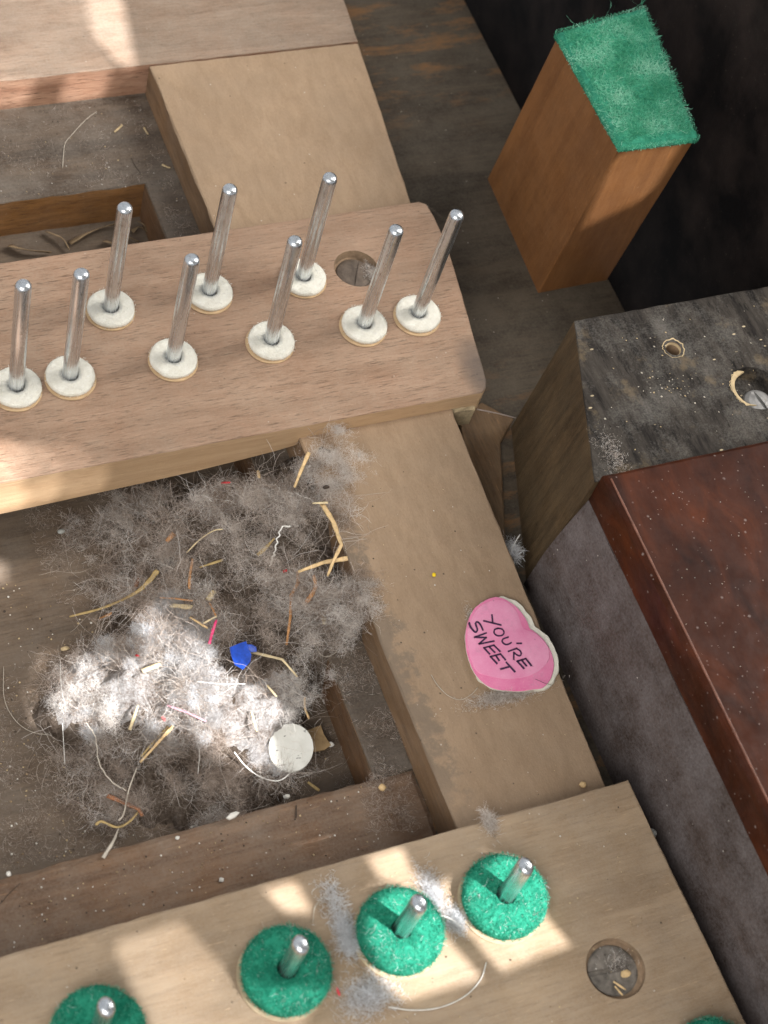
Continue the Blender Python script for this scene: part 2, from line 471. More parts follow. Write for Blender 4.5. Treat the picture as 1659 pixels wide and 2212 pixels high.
M['thread'] = plain('white_thread', (0.74, 0.71, 0.66), 0.7, 0.12, scale=9)
M['hair'] = plain('pale_hair', (0.52, 0.46, 0.38), 0.6, 0.15, scale=6)
M['dark_hair'] = plain('dark_hair', (0.05, 0.035, 0.025), 0.6, 0.15)
M['pink_strip'] = plain('pink_strip', (0.72, 0.06, 0.19), 0.5, 0.15)
M['pale_pink'] = plain('pale_pink_strip', (0.75, 0.36, 0.45), 0.6, 0.15)
M['red_bit'] = plain('red_bit', (0.62, 0.05, 0.06), 0.6, 0.2)
M['blue'] = plain('blue_foil', (0.008, 0.06, 0.42), 0.3, 0.4, spec=0.6, scale=7, bump=0.5)
M['yellow'] = plain('yellow_crumb', (0.80, 0.56, 0.02), 0.6, 0.1)
M['tan_paper'] = plain('tan_paper', (0.33, 0.22, 0.11), 0.8, 0.25, scale=4)
M['grey_flake'] = plain('grey_flake', (0.36, 0.36, 0.33), 0.8, 0.15)
M['white_flake'] = plain('white_flake', (0.66, 0.63, 0.57), 0.8, 0.15)
M['shaving'] = plain('wood_shaving', (0.27, 0.19, 0.11), 0.8, 0.4, scale=4)
M['needle'] = plain('rusty_wire', (0.27, 0.22, 0.19), 0.5, 0.3, 0.3)
M['ink'] = plain('ink', (0.045, 0.018, 0.055), 0.6, 0.1)
def case_mat():
    t = NT('black_case')
    b = t.mapping((1, 1, 1))
    col = t.ramp(t.noise(b, 0.5, 5, 0.6), [(0.35, (0.004, 0.003, 0.003)), (0.7, (0.030, 0.021, 0.018))])
    d = t.ramp(t.noise(b, 0.35, 3, 0.6), [(0.45, 0.0), (0.7, 1.0)])
    sp = t.ramp(t.voro(b, 6.0), [(0.10, 1.0), (0.16, 0.0)])
    sel = t.ramp(t.noise(b, 4.0, 2), [(0.5, 0.0), (0.58, 1.0)])
    col = t.mix(t.math('MULTIPLY', t.math('MULTIPLY', sp, sel), t.math('MULTIPLY_ADD', d, 0.6, 0.2)), col, (0.10, 0.085, 0.06))
    return t.done(col, 0.6, t.bump(t.noise(b, 8, 4), 0.3, 0.02), 0.15)
M['edge_highlight'] = plain('edge_highlight', (0.20, 0.085, 0.055), 0.4, 0.35, spec=0.4)  # painted highlight for the red slab's ridge
M['case'] = case_mat()
M['wall'] = plain('sun_mask_paint', (0.5, 0.48, 0.45), 0.9, 0.05)  # colour of the added panel that masks the sun

def disc_mat():
    t = NT('pale_disc')
    b = t.mapping((1, 1, 1))
    col = t.ramp(t.noise(b, 3, 4), [(0.3, (0.56, 0.55, 0.50)), (0.7, (0.66, 0.65, 0.60))])
    k = t.ramp(t.noise(t.mapping((3.5, 9, 1), (0, 0, 0), 0.5), 1.0, 2), [(0.66, 0.0), (0.7, 1.0)])
    return t.done(t.mix(k, col, (0.14, 0.13, 0.12)), 0.8, t.bump(t.noise(b, 20, 3), 0.2, 0.02), 0.2)
M['disc'] = disc_mat()
def pink_mat(name, lo, hi):
    t = NT(name)
    b = t.mapping((1, 1, 1))
    col = t.ramp(t.noise(b, 0.9, 5, 0.7), [(0.3, lo), (0.7, hi)])
    col = t.mix(t.math('MULTIPLY', t.ramp(t.noise(b, 25, 3, 0.7), [(0.55, 0.0), (0.75, 1.0)]), 0.25), col, (0.88, 0.62, 0.72))
    g_ = t.ramp(t.noise(b, 2.6, 6, 0.8), [(0.56, 0.0), (0.72, 0.35)])
    col = t.mix(g_, col, (0.45, 0.24, 0.30))
    d = t.ramp(t.voro(b, 1.9), [(0.03, 1.0), (0.06, 0.0)])
    col = t.mix(t.math('MULTIPLY', d, 0.6), col, (0.35, 0.12, 0.2))
    return t.done(col, 0.6, t.bump(t.noise(b, 14, 4), 0.12, 0.02), 0.3)
M['pink'] = pink_mat('pink_sugar', (0.70, 0.155, 0.32), (0.82, 0.28, 0.45))
M['pink_light'] = pink_mat('light_pink_sugar', (0.74, 0.22, 0.39), (0.83, 0.36, 0.52))
M['heart_white'] = plain('heart_white', (0.72, 0.68, 0.58), 0.85, 0.12, scale=5, bump=0.5)
def nest_mat():
    t = NT('nest_core')
    b = t.mapping((1, 1, 1))
    n = t.math('ADD', t.math('MULTIPLY', t.noise(b, 1.4, 7, 0.75), 0.6), t.math('MULTIPLY', t.noise(b, 12, 4, 0.8), 0.4))
    col = t.ramp(n, [(0.38, (0.055, 0.037, 0.026)), (0.52, (0.165, 0.128, 0.10)), (0.68, (0.36, 0.31, 0.275))])
    return t.done(col, 0.95, t.bump(t.noise(b, 9, 6, 0.8), 1.0, 0.15), 0.05)
M['nest'] = nest_mat()
def wad_mat():
    t = NT('pale_wad')
    b = t.mapping((1, 1, 1))
    n = t.math('ADD', t.math('MULTIPLY', t.noise(b, 1.6, 7, 0.75), 0.55), t.math('MULTIPLY', t.noise(b, 14, 4, 0.8), 0.45))
    col = t.ramp(n, [(0.38, (0.16, 0.12, 0.095)), (0.52, (0.44, 0.41, 0.39)), (0.66, (0.68, 0.68, 0.69))])
    return t.done(col, 0.95, t.bump(t.noise(b, 10, 6, 0.85), 1.0, 0.12), 0.03)
M['wad'] = wad_mat()

# ------------------------------------------------------------------ fibres and strips
def fibres(name, pts, L, w, mat, segs=5, curl=0.5, up=0.25, parent=None, tone=None, floor=None, dirs=None, taper=True, flat=0.6):
    pts = np.asarray(pts, float)
    n = len(pts)
    d = rng.normal(size=(n, 3)) if dirs is None else np.array(dirs, float)
    if dirs is None:
        d[:, 2] = d[:, 2]*flat+up
    d /= np.linalg.norm(d, axis=1)[:, None]+1e-9
    L = np.broadcast_to(L, (n,)); w = np.broadcast_to(w, (n,))
    P = np.zeros((n, segs+1, 3)); P[:, 0] = pts
    turn = rng.normal(size=(n, 3))*curl
    D = []
    for k in range(segs):
        d = d+turn*0.55+rng.normal(size=(n, 3))*curl*0.6
        d /= np.linalg.norm(d, axis=1)[:, None]+1e-9
        D.append(d.copy())
        q = P[:, k]+d*(L/segs)[:, None]
        if floor is not None:
            fz = floor(q) if callable(floor) else floor
            q[:, 2] = np.maximum(q[:, 2], fz+0.005)
        P[:, k+1] = q
    D.append(D[-1])
    rv = rng.normal(size=(n, 3))
    V = np.zeros((n, segs+1, 2, 3))
    for k in range(segs+1):
        s = np.cross(D[k], rv); s /= np.linalg.norm(s, axis=1)[:, None]+1e-9
        f = (0.35 if k in (0, segs) else 1.0) if taper else 1.0
        V[:, k, 0] = P[:, k]+s*(w*f/2)[:, None]
        V[:, k, 1] = P[:, k]-s*(w*f/2)[:, None]
    base = (np.arange(n)*(segs+1)*2)[:, None]+(np.arange(segs)*2)[None, :]
    Q = np.stack([base, base+1, base+3, base+2], -1).reshape(-1, 4)
    me = bpy.data.meshes.new(name)
    me.vertices.add(n*(segs+1)*2)
    me.vertices.foreach_set('co', (V*S).astype(np.float32).ravel())
    me.loops.add(Q.size)
    me.loops.foreach_set('vertex_index', Q.astype(np.int32).ravel())
    me.polygons.add(len(Q))
    me.polygons.foreach_set('loop_start', (np.arange(len(Q))*4).astype(np.int32))
    me.polygons.foreach_set('loop_total', np.full(len(Q), 4, np.int32))
    tn = rng.random(n) if tone is None else np.broadcast_to(tone, (n,))
    at_ = me.attributes.new('tone', 'FLOAT', 'POINT')
    at_.data.foreach_set('value', np.repeat(np.clip(tn, 0, 1), (segs+1)*2).astype(np.float32))
    me.materials.append(mat)
    me.update(calc_edges=True)
    o = link(name, me, parent)
    o['kind'] = 'stuff'
    return o

def smooth_path(pts, k=5):
    P = [np.array(p, float) for p in pts]
    if len(P) == 2:
        return [P[0]+(P[1]-P[0])*i/k for i in range(k+1)]
    Q = [2*P[0]-P[1]]+P+[2*P[-1]-P[-2]]
    out = []
    for i in range(1, len(Q)-2):
        a, b, c, d = Q[i-1:i+3]
        for j in range(k):
            t = j/k
            out.append(0.5*((2*b)+(c-a)*t+(2*a-5*b+4*c-d)*t*t+(3*b-a-3*c+d)*t**3))
    out.append(P[-1])
    return out
def strip(name, pts, w0, w1, thick, mat, parent=None, sharp=False, roll=0.0, n=6, twist=0.0):
    P = [np.array(p, float) for p in pts] if sharp else smooth_path(pts)
    if sharp:
        P = resample(P, 0.12, closed=False)
    m = len(P)
    v, f = [], []
    for i in range(m):
        t = P[min(i+1, m-1)]-P[max(i-1, 0)]
        t /= np.linalg.norm(t)+1e-9
        side = np.cross(t, (0, 0, 1.0)); side /= np.linalg.norm(side)+1e-9
        nr = np.cross(side, t)
        a = roll+twist*i/m
        s2 = side*math.cos(a)+nr*math.sin(a); n2_ = -side*math.sin(a)+nr*math.cos(a)
        k = i/(m-1)
        w = (w0+(w1-w0)*k)*(1+0.12*math.sin(i*1.9+w0*50))
        if i in (0, m-1): w *= 0.85
        for j in range(n):
            b = 2*math.pi*j/n
            v.append(P[i]+s2*math.cos(b)*w/2+n2_*math.sin(b)*min(thick, w)/2)
    for i in range(m-1):
        for j in range(n):
            f.append((i*n+j, i*n+(j+1) % n, (i+1)*n+(j+1) % n, (i+1)*n+j))
    f.append(tuple(reversed(range(n)))); f.append(tuple((m-1)*n+j for j in range(n)))
    return mesh(name, v, f, mat, parent, smooth=True)

def crumb(name, c, r, mat, parent=None, sq=(1, 1, 0.6), seed=0):
    bm = bmesh.new()
    bmesh.ops.create_icosphere(bm, subdivisions=2, radius=1.0)
    v = [(c[0]+r*sq[0]*p.co.x*(1+0.35*n2(p.co.x*1.5+seed, p.co.y*1.5, p.co.z*1.5)),
          c[1]+r*sq[1]*p.co.y*(1+0.35*n2(p.co.y*1.5+seed, p.co.z*1.5, 4)),
          c[2]+r*sq[2]*p.co.z) for p in bm.verts]
    f = [tuple(x.index for x in q.verts) for q in bm.faces]
    bm.free()
    return mesh(name, v, f, mat, parent)

def slab(name, outline, z, th, mat, parent=None, dome=0.0, tilt=None, side=None, bev=0.02):
    """thin flat cut-out piece with thickness; outline counter-clockwise in cm"""
    O = [np.array(p, float) for p in outline]
    c = sum(O)/len(O)
    n = len(O)
    rings = [(1.0, 0.0), (1.0, th-bev), (1.0-bev*0.6, th), (0.8, th+dome*0.5), (0.5, th+dome*0.85), (0.2, th+dome)]
    v, f = [], []
    for k, h in rings:
        for p in O:
            q = c+(p-c)*k
            zz = z+h
            if tilt is not None: zz += tilt(q)
            v.append((q[0], q[1], zz))
    for k in range(len(rings)-1):
        for i in range(n):
            f.append((k*n+i, k*n+(i+1) % n, (k+1)*n+(i+1) % n, (k+1)*n+i))
    f.append(tuple(range((len(rings)-1)*n, len(rings)*n)))
    f.append(tuple(reversed(range(n))))
    mats = [mat, side or mat]
    mi = [1]*n+[0]*(n*(len(rings)-2))+[0, 1]
    return mesh(name, v, f, mats, parent, mi=mi)

# ================================================================== the setting
bed = tag(empty('key_bed'), kind='structure')
LZ = -1.24
plank('plank', rect(-3.05, -16, 9.85, 30), -6, LZ, (M['dark_bed'], M['ledge_wall']), bed, bev=0.07)
plank('plank', [(-3.04, -2.32), (-1.95, -2.32), (-1.95, 30), (-20, 30), (-20, 17.3), (-3.04, 17.3)], -6, LZ+0.04, (M['ledge'], M['ledge_side']), bed, bev=0.06, jit=0.035)
plank('plank', rect(-24, -16, -1.95, -2.28), -6, LZ+0.06, (M['ledge_front'], M['ledge_wall']), bed, bev=0.2, jit=0.06)
gp_ = [at(u, v, LZ+0.18)[:2] for u, v in ((1010, 1000), (1088, 1225), (1096, 1225), (1082, 955), (1110, 905), (1040, 868), (990, 905))]
plank('plank', [tuple(p) for p in gp_], LZ-0.3, LZ+0.18, (M['gap_wood'], M['ledge_wall']), bed, bev=0.05, jit=0.03, step=0.2)
plank('floor_panel', rect(-24, -2.4, -3.0, 17.4), -6, -2.7, (M['deep'], M['deep']), bed, bev=0.02)

# dark inside of the case beyond the key bed
case = mesh('case_wall', *(lambda P: (P, [(0, 1, 2, 3), (7, 6, 5, 4), (0, 4, 5, 1), (1, 5, 6, 2), (2, 6, 7, 3), (3, 7, 4, 0)]))(
    [(9.86, 2, -9), (9.86, 40, -9), (13.0, 40, -8.0), (13.0, 2, -8.0),
     (9.86, 2, -10), (9.86, 40, -10), (14.0, 40, -10), (14.0, 2, -10)]), M['case'])
tag(case, kind='structure')
case2 = plank('case_wall', [(13.0, 6.9), (17.5, 6.9), (17.5, 40), (15.2, 40)], -10, 9, (M['case'], M['case']), bev=0.3)
tag(case2, kind='structure')

# unseen panel added out of frame, its openings cut to shape the sunlight patches
PLANE_D = 46.0
pc = np.array([0.0, 5.0, 0.0])-SUN_DIR*PLANE_D
pu = np.cross(SUN_DIR, (0, 0, 1.0)); pu /= np.linalg.norm(pu)
pv = np.cross(pu, SUN_DIR)
def to_plane(p):
    d = np.asarray(p)-pc
    return Vector((float(d @ pu), float(d @ pv)))
def z9(pts): return [(663.6+0.6*a, 1659+0.6*b) for a, b in pts]
def z8(pts): return [(0.52*a, 1659+0.52*b) for a, b in pts]
holes = []
def hole(px, z=None, y=None):
    holes.append([to_plane(at(u, v, z) if y is None else at_y(u, v, y)) for u, v in px])
def grating(px, z=None, y=None, pitch=0.10, frac=0.5, ang=0.6):
    poly = [to_plane(at(u, v, z) if y is None else at_y(u, v, y)) for u, v in px]
    ca, sa = math.cos(ang), math.sin(ang)
    q = [(p.x*ca+p.y*sa, -p.x*sa+p.y*ca) for p in poly]
    lo, hi = min(b for a, b in q), max(b for a, b in q)
    b0 = lo+pitch*0.3
    while b0 < hi-pitch*0.2:
        ym = b0+pitch*frac/2
        xs = []
        for i in range(len(q)):
            (x1, y1), (x2, y2) = q[i], q[(i+1) % len(q)]
            if (y1 > ym) != (y2 > ym): xs.append(x1+(ym-y1)*(x2-x1)/(y2-y1))
        xs.sort()
        for k in range(0, len(xs)-1, 2):
            if xs[k+1]-xs[k] > 0.2:
                a0, a1, h = xs[k], xs[k+1], pitch*frac
                holes.append([Vector((a*ca-b*sa, a*sa+b*ca)) for a, b in ((a0, b0), (a1, b0), (a1, b0+h), (a0, b0+h))])
        b0 += pitch
def z10(pts): return [(663.6+0.36*a, 1824.8+0.36*b) for a, b in pts]
hole(z10([(370, 80), (575, 15), (640, 160), (770, 250), (960, 170), (1080, 50), (1280, 90), (1420, 300), (1440, 430), (1590, 600), (1180, 762), (1000, 560), (900, 450), (790, 420), (700, 330), (560, 245), (450, 205)]), 0.65)
hole(z10([(290, 420), (420, 240), (560, 262), (690, 400), (800, 480), (880, 600), (1065, 805), (880, 855), (600, 935), (490, 870), (400, 760), (290, 560)]), 0.65)
hole(z8([(1100, 510), (1230, 470), (1300, 600), (1190, 600)]), 0.62)
grating(z8([(470, 725), (760, 640), (980, 880), (1080, 900), (1330, 900), (1250, 1120), (640, 1120)]), 0.62, frac=0.38)
hole([(300, 1330), (345, 1300), (390, 1360), (450, 1405), (505, 1450), (560, 1490), (625, 1540), (605, 1570), (640, 1660), (575, 1680), (425, 1600), (300, 1545),
      (260, 1580), (165, 1575), (150, 1500), (185, 1420), (240, 1410), (290, 1435), (308, 1390)], -1.2)
hole([(-120, 940), (-10, 950), (30, 1010), (45, 1036), (-120, 1068)], 0.6)
grating([(-10, 948), (40, 955), (85, 1010), (95, 1026), (46, 1036), (30, 1010)], 0.6, frac=0.6)
grating([(40, 953), (90, 960), (140, 1000), (150, 1016), (96, 1026), (85, 1010)], 0.6, frac=0.35)
grating([(90, 958), (150, 960), (215, 1000), (218, 1002), (151, 1016), (140, 1000)], 0.6, frac=0.17)
hole([(-120, 1072), (50, 1040), (60, 1095), (-120, 1140)], None, 6.99)
grating([(51, 1040), (130, 1024), (130, 1082), (61, 1095)], None, 6.99, frac=0.5)
grating([(131, 1024), (230, 1004), (230, 1060), (131, 1082)], None, 6.99, frac=0.22)
hole([(-40, 1200), (12, 1215), (14, 1255), (-40, 1265)], -2.7)
hole([(170, -60), (250, -60), (292, 142), (262, 142), (200, 80)], 0.0)
grating([(-100, -60), (165, -60), (195, 80), (250, 145), (130, 168), (-100, 190)], 0.0, frac=0.33, ang=1.2)
grating([(-60, 190), (70, 170), (70, 225), (-60, 240)], None, 20.77, frac=0.6, pitch=0.11)
grating([(140, 162), (240, 150), (225, 212), (135, 222)], None, 20.77, frac=0.6, pitch=0.11)
grating([(1356, 324), (1494, 304), (1420, 420), (1278, 488)], None, 11.05, frac=0.55, pitch=0.12)
W2 = 27.0
vs = [Vector((-W2, -W2)), Vector((W2, -W2)), Vector((W2, W2)), Vector((-W2, W2))]
es = [(0, 1), (1, 2), (2, 3), (3, 0)]
for h in holes:
    b0 = len(vs); k = len(h)
    vs += h
    es += [(b0+i, b0+(i+1) % k) for i in range(k)]
cv, ce, cf, *_ = geometry.delaunay_2d_cdt(vs, es, [], 0, 1e-5)
def inside(p, poly):
    r = False
    for i in range(len(poly)):
        a, b = poly[i], poly[i-1]
        if (a.y > p.y) != (b.y > p.y) and p.x < (b.x-a.x)*(p.y-a.y)/(b.y-a.y)+a.x: r = not r
    return r
keepf = []
for f in cf:
    c = sum((cv[i] for i in f), Vector((0, 0)))/len(f)
    if not any(inside(c, h) for h in holes): keepf.append(list(f))
ww = mesh('sun_mask', [pc+pu*p.x+pv*p.y for p in cv], keepf, M['wall'])  # added unseen panel; M['wall'] is only this mask's colour
so = ww.modifiers.new('thickness', 'SOLIDIFY'); so.thickness = 0.004*S
tag(ww, kind='structure')

# ================================================================== the key frame
frame = tag(empty('keyboard_base', (0, 0, 0)), 'wooden keyboard base with steel pins along its crossing rails', 'keyboard base')
b_lo = [(-2.0, -14.0), (1.9, -14.0), (2.1, -4.4), (2.48, 6.7), (3.0, 10.5), (4.08, 14.3), (4.78, 20.72), (-2.0, 20.72)]
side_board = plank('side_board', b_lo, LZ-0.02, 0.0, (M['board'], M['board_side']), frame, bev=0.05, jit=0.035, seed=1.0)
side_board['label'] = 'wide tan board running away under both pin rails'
back_rail = plank('back_rail', [(-24, 20.78), (4.79, 20.78), (5.5, 27.5), (-24, 27.5)], LZ, 0.0, (M['back_top'], M['back_side']), frame, bev=0.035, jit=0.03, seed=2.0)
# balance rail
edge = [(1043, 846), (1050, 836), (1051, 820), (1043, 790), (1025, 730), (1005, 660), (985, 590), (962, 520), (938, 466), (922, 440), (905, 434.5)]
RZ = 0.6
rp = [at(u, v, RZ)[:2] for u, v in edge]
botk = [(-24, -0.95), (-10.0, -0.9), (-6.36, -0.74), (-4.9, -0.66), (-3.8, -0.55), (-2.5, -0.40), (-2.0, -0.3), (2.4, -0.3), (4.5, -0.3)]
def rail_bottom(p):
    z = np.interp(p[0], [k[0] for k in botk], [k[1] for k in botk])
    return float(z)
bal_out = [(-24, 7.0)]+[tuple(p) for p in rp]+[(-24, 13.76)]
bal = plank('balance_rail', bal_out, -0.9, RZ, (M['rail_top'], M['rail_side']), frame, bev=0.045, jit=0.02, zbot=rail_bottom, seed=3.0)
nv = [(-2.01, 5, -2), (2.52, 5, -2), (4.6, 16, -2), (-2.01, 16, -2), (-2.01, 5, 0.004), (2.52, 5, 0.004), (4.6, 16, 0.004), (-2.01, 16, 0.004)]
nf = [(3, 2, 1, 0), (4, 5, 6, 7), (0, 1, 5, 4), (1, 2, 6, 5), (2, 3, 7, 6), (3, 0, 4, 7)]
cut(bal, mesh('cutter', nv, nf, M['rail_side']))
sc = at(770, 580, RZ)
v, f = cyl_cutter(sc[0], sc[1], RZ-0.24, RZ+0.3, 0.60, 0.70)
cut(bal, mesh('cutter', v, f, M['pit_wood']))
plank('end_chip', [(2.46, 6.93), (3.2, 6.9), (3.3, 7.6), (2.55, 7.7)], -0.8, -0.02, (M['chip_wood'], M['chip_wood']), bal, bev=0.1, jit=0.08, step=0.12)

def screw_head(name, x, y, z, r, mat, ang, parent, depth=0.07, dome=0.08, slot=0.16):
    o = mesh(name, *lathe([(r, -0.25), (r, 0.0), (r*0.93, dome*0.35), (r*0.7, dome*0.75), (r*0.35, dome*0.96), (0.001, dome)], 36), mat, None, smooth=False)
    c = mesh('cutter', [(-2*r, -slot*r, dome-depth), (2*r, -slot*r, dome-depth), (2*r, slot*r, dome-depth), (-2*r, slot*r, dome-depth),
                        (-2*r, -slot*r, 1), (2*r, -slot*r, 1), (2*r, slot*r, 1), (-2*r, slot*r, 1)], nf, mat)
    o.data.update()
    bm = bmesh.new(); bm.from_mesh(o.data)
    bmesh.ops.holes_fill(bm, edges=[e for e in bm.edges if e.is_boundary], sides=0)
    bm.to_mesh(o.data); bm.free()
    cut(o, c)
    o.parent = parent
    o.location = Vector((x, y, z))*S
    o.rotation_euler = (0, 0, ang)
    return o
screw_head('screw', sc[0]-0.03, sc[1]-0.02, RZ-0.22, 0.53, M['screw_dark'], 1.1, bal, slot=0.13, depth=0.05)

# front rail
front_out = [(-24, -16), (2.75, -16), (2.42, -4.68), (-24, -4.68)]
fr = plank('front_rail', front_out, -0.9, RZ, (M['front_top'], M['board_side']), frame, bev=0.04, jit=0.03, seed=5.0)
nv2 = [(-2.02, -18, -2), (2.2, -18, -2), (2.2, -4, -2), (-2.02, -4, -2), (-2.02, -18, 0.004), (2.2, -18, 0.004), (2.2, -4, 0.004), (-2.02, -4, 0.004)]
cut(fr, mesh('cutter', nv2, nf, M['board_side']))
fs = at(1330, 2092, RZ)
v, f = cyl_cutter(fs[0], fs[1], RZ-0.14, RZ+0.2, 0.70, 0.74)
cut(fr, mesh('cutter', v, f, M['pit_wood']))
screw_head('screw', fs[0]-0.04, fs[1], RZ-0.11, 0.60, M['screw'], -0.12, fr, dome=0.06, depth=0.07, slot=0.10)

def make_pin(h, rx, ry, n=24):
    prof = [(1.0, -0.1), (1.0, h-0.17), (0.97, h-0.1), (0.83, h-0.04), (0.5, h-0.005), (0.15, h), (0.001, h)]
    v, f = lathe(prof, n)
    return [(x*rx, y*ry, z) for x, y, z in v], f
pv1, pf1 = make_pin(4.25, 0.2, 0.2)
pin_me = mesh('pin', pv1, pf1, M['steel'], bal, smooth=True)
pv2, pf2 = make_pin(2.15, 0.18, 0.225)
fpin_me = mesh('pin', pv2, pf2, M['steel'], fr, smooth=True)

def fuzz_ring(name, n, r_in, r_out, z, parent, mat, L=(0.05, 0.16), w=0.012, up=0.35, side_frac=0.25, th=0.2):
    a = rng.random(n)*2*np.pi
    r = np.sqrt(rng.random(n)*(r_out**2-r_in**2)+r_in**2)
    zz = np.full(n, z)
    k = int(n*side_frac)
    r[:k] = r_out*0.99
    zz[:k] = z-rng.random(k)*th
    pts = np.stack([r*np.cos(a), r*np.sin(a), zz], 1)
    d = rng.normal(size=(n, 3)); d[:, 2] = np.abs(d[:, 2])*0.3+up*0.3
    d[:k, 0] += np.cos(a[:k])*1.2; d[:k, 1] += np.sin(a[:k])*1.2
    return fibres(name, pts, L[0]+rng.random(n)*(L[1]-L[0]), w, mat, segs=3, curl=0.55, parent=parent, dirs=d)

def punching(loc, r, th, r_in, mat, fuzz, nf_, under, label, group, seed, off=(0.03, -0.03), n=56, Lf=(0.02, 0.075), und_r=1.05, fw=0.008, lint=0):
    e = tag(empty('felt_washer', loc), label, 'felt washer', group)
    prof = [(r_in, 0.03), (r_in*1.02, th*0.9), (r_in*1.12, th), (r*0.5, th*1.02), (r*0.75, th*1.01), (r*0.93, th*0.97), (r*0.99, th*0.8), (r, th*0.45), (r*0.98, 0.04), (r_in, 0.03)]
    v, f = lathe(prof, n, wob=0.03, seed=seed)
    v = [(x, y, z+(0.03*n2(x*4+seed, y*4, 2)+0.02*n2(x*11+seed, y*11, 5))*(min(1, th*3) if z > 0.05 else 0)) for x, y, z in v]
    o = mesh('felt_disc', v, f, mat, e, smooth=True)
    fz = fuzz_ring('fuzz', nf_, r_in*1.05, r, th*0.99, o, fuzz, L=Lf, th=th, w=fw)
    if lint:
        a_ = rng.random(lint)*6.283; r2 = 0.3+0.68*rng.random(lint)**0.6
        kk = np.array([n2(math.cos(x)*1.5+seed, math.sin(x)*1.5, 3) for x in a_])
        sel = rng.random(lint) < np.clip(0.5+1.5*kk, 0.1, 1)
        q_ = np.stack([r*r2*np.cos(a_), r*r2*np.sin(a_), np.full(lint, th+0.03)], 1)[sel]
        fibres('surface_lint', q_, 0.05+rng.random(len(q_))*0.22, 0.0055, M['pale_fluff'], segs=5, curl=1.0, up=0.05, flat=0.15, parent=o)
    u = mesh('card_disc', *lathe([(r_in*1.1, 0.0), (r_in*1.1, 0.035), (r*und_r, 0.035), (r*und_r, 0.0), (r_in*1.1, 0.0)], n), under, e)
    u.location = Vector((off[0], off[1], 0.003))*S
    return e

bal_px = [((35, 832), 'white felt washer half cut off at the left photo edge'),
          ((151, 808), 'white felt washer on the second near-row balance pin from the left edge'),
          ((374, 770), 'white felt washer on the third near-row balance pin from the left edge'),
          ((586, 732), 'white felt washer on the fourth near-row balance pin from the left edge'),
          ((787, 697), 'white felt washer just below the screw hole in the balance rail'),
          ((903, 674), 'white felt washer nearest the rounded right end of the balance rail'),
          ((239, 662), 'white felt washer on the leftmost pin of the far row'),
          ((452, 626), 'white felt washer on the middle pin of the far row'),
          ((655, 595), 'white felt washer on the far-row pin left of the screw hole')]
LEAN = [(0.0, -0.012), (0.012, 0.0), (0.0, 0.008), (0.006, 0.01), (0.012, 0.004), (0.03, 0.0), (-0.004, 0.0), (0.0, 0.014), (0.006, 0.0)]
for i, ((u, v), lab) in enumerate(bal_px):
    p = at(u, v, RZ+0.16)
    o = pin_me if i == 0 else pin_me.copy()
    if i: COL.objects.link(o)
    o.parent = bal
    o.location = Vector((p[0], p[1], RZ))*S
    o.rotation_euler = (LEAN[i][1], LEAN[i][0], i*1.3)
    o.scale = (1, 1, 1+0.012*math.sin(i*2.7))
    punching((p[0]+0.01, p[1]-0.02, RZ+0.003), 0.635, 0.17, 0.2, M['white_felt'], M['white_fuzz'], 700, M['card'], lab,
             'white felt washers on the balance rail pins', i*3.7, lint=26, off=(random.uniform(-.05, .02), random.uniform(-.05, -0.01)))
fr_px = [((214, 2228), 'green felt washer at the bottom left, mostly below the frame'),
         ((621, 2092), 'green felt washer left of the two sunlit ones on the front rail'),
         ((868, 2006), 'green felt washer in the middle of the row, white lint on both sides'),
         ((1094, 1932), 'green felt washer at the right end of the row of three'),
         ((1548, 2292), 'green felt washer cut off at the bottom right photo edge')]
for i, ((u, v), lab) in enumerate(fr_px):
    p = at(u, v, RZ+0.36)
    o = fpin_me if i == 0 else fpin_me.copy()
    if i: COL.objects.link(o)
    o.parent = fr
    o.location = Vector((p[0], p[1], RZ))*S
    o.rotation_euler = (random.uniform(-.02, .02), random.uniform(-.01, .02), 0.0)
    punching((p[0], p[1], RZ+0.003), 1.0, 0.40, 0.23, M['green_felt'], M['green_fuzz'], 5200, M['pale_card'], lab,
             'green felt washers on the front rail pins', 40+i*2.9, off=(-0.05, -0.03), lint=(90, 260, 330, 420, 60)[i], Lf=(0.025, 0.10), und_r=1.04, fw=0.011)

# ================================================================== felt-topped block
blk = tag(empty('wooden_block', (8.9, 13.3, LZ)), 'tall reddish brown wooden block topped with green felt', 'block')
TOPZ = 4.75
bb = [(7.36, 11.15), (9.76, 11.2), (9.95, 15.6), (7.55, 15.7)]
bt = [at(1335, 324, TOPZ)[:2], at(1500, 303, TOPZ)[:2], at(1388, 30, TOPZ)[:2], at(1202, 82, TOPZ)[:2]]
vv, ff, NS = [], [], 12
for k in range(NS+1):
    t = k/NS
    ring = [np.array(bb[i])*(1-t)+np.array(bt[i])*t for i in range(4)]
    R2 = []
    for i in range(4):
        a, b, c = ring[i-1], ring[i], ring[(i+1) % 4]
        w = 0.035+0.02*n2(k*0.7, i*3.0)
        d1, d2 = (a-b)/np.linalg.norm(a-b), (c-b)/np.linalg.norm(c-b)
        R2 += [b+d1*w, b+(d1+d2)*w*0.3, b+d2*w]
    for q in R2: vv.append((q[0]-8.9, q[1]-13.3, (TOPZ-LZ)*t+0.003))
for k in range(NS):
    for i in range(12): ff.append((k*12+i, k*12+(i+1) % 12, (k+1)*12+(i+1) % 12, (k+1)*12+i))
ff.append(tuple(range(NS*12, NS*12+12))); ff.append(tuple(reversed(range(12))))
mesh('block_body', vv, ff, M['block'], blk)
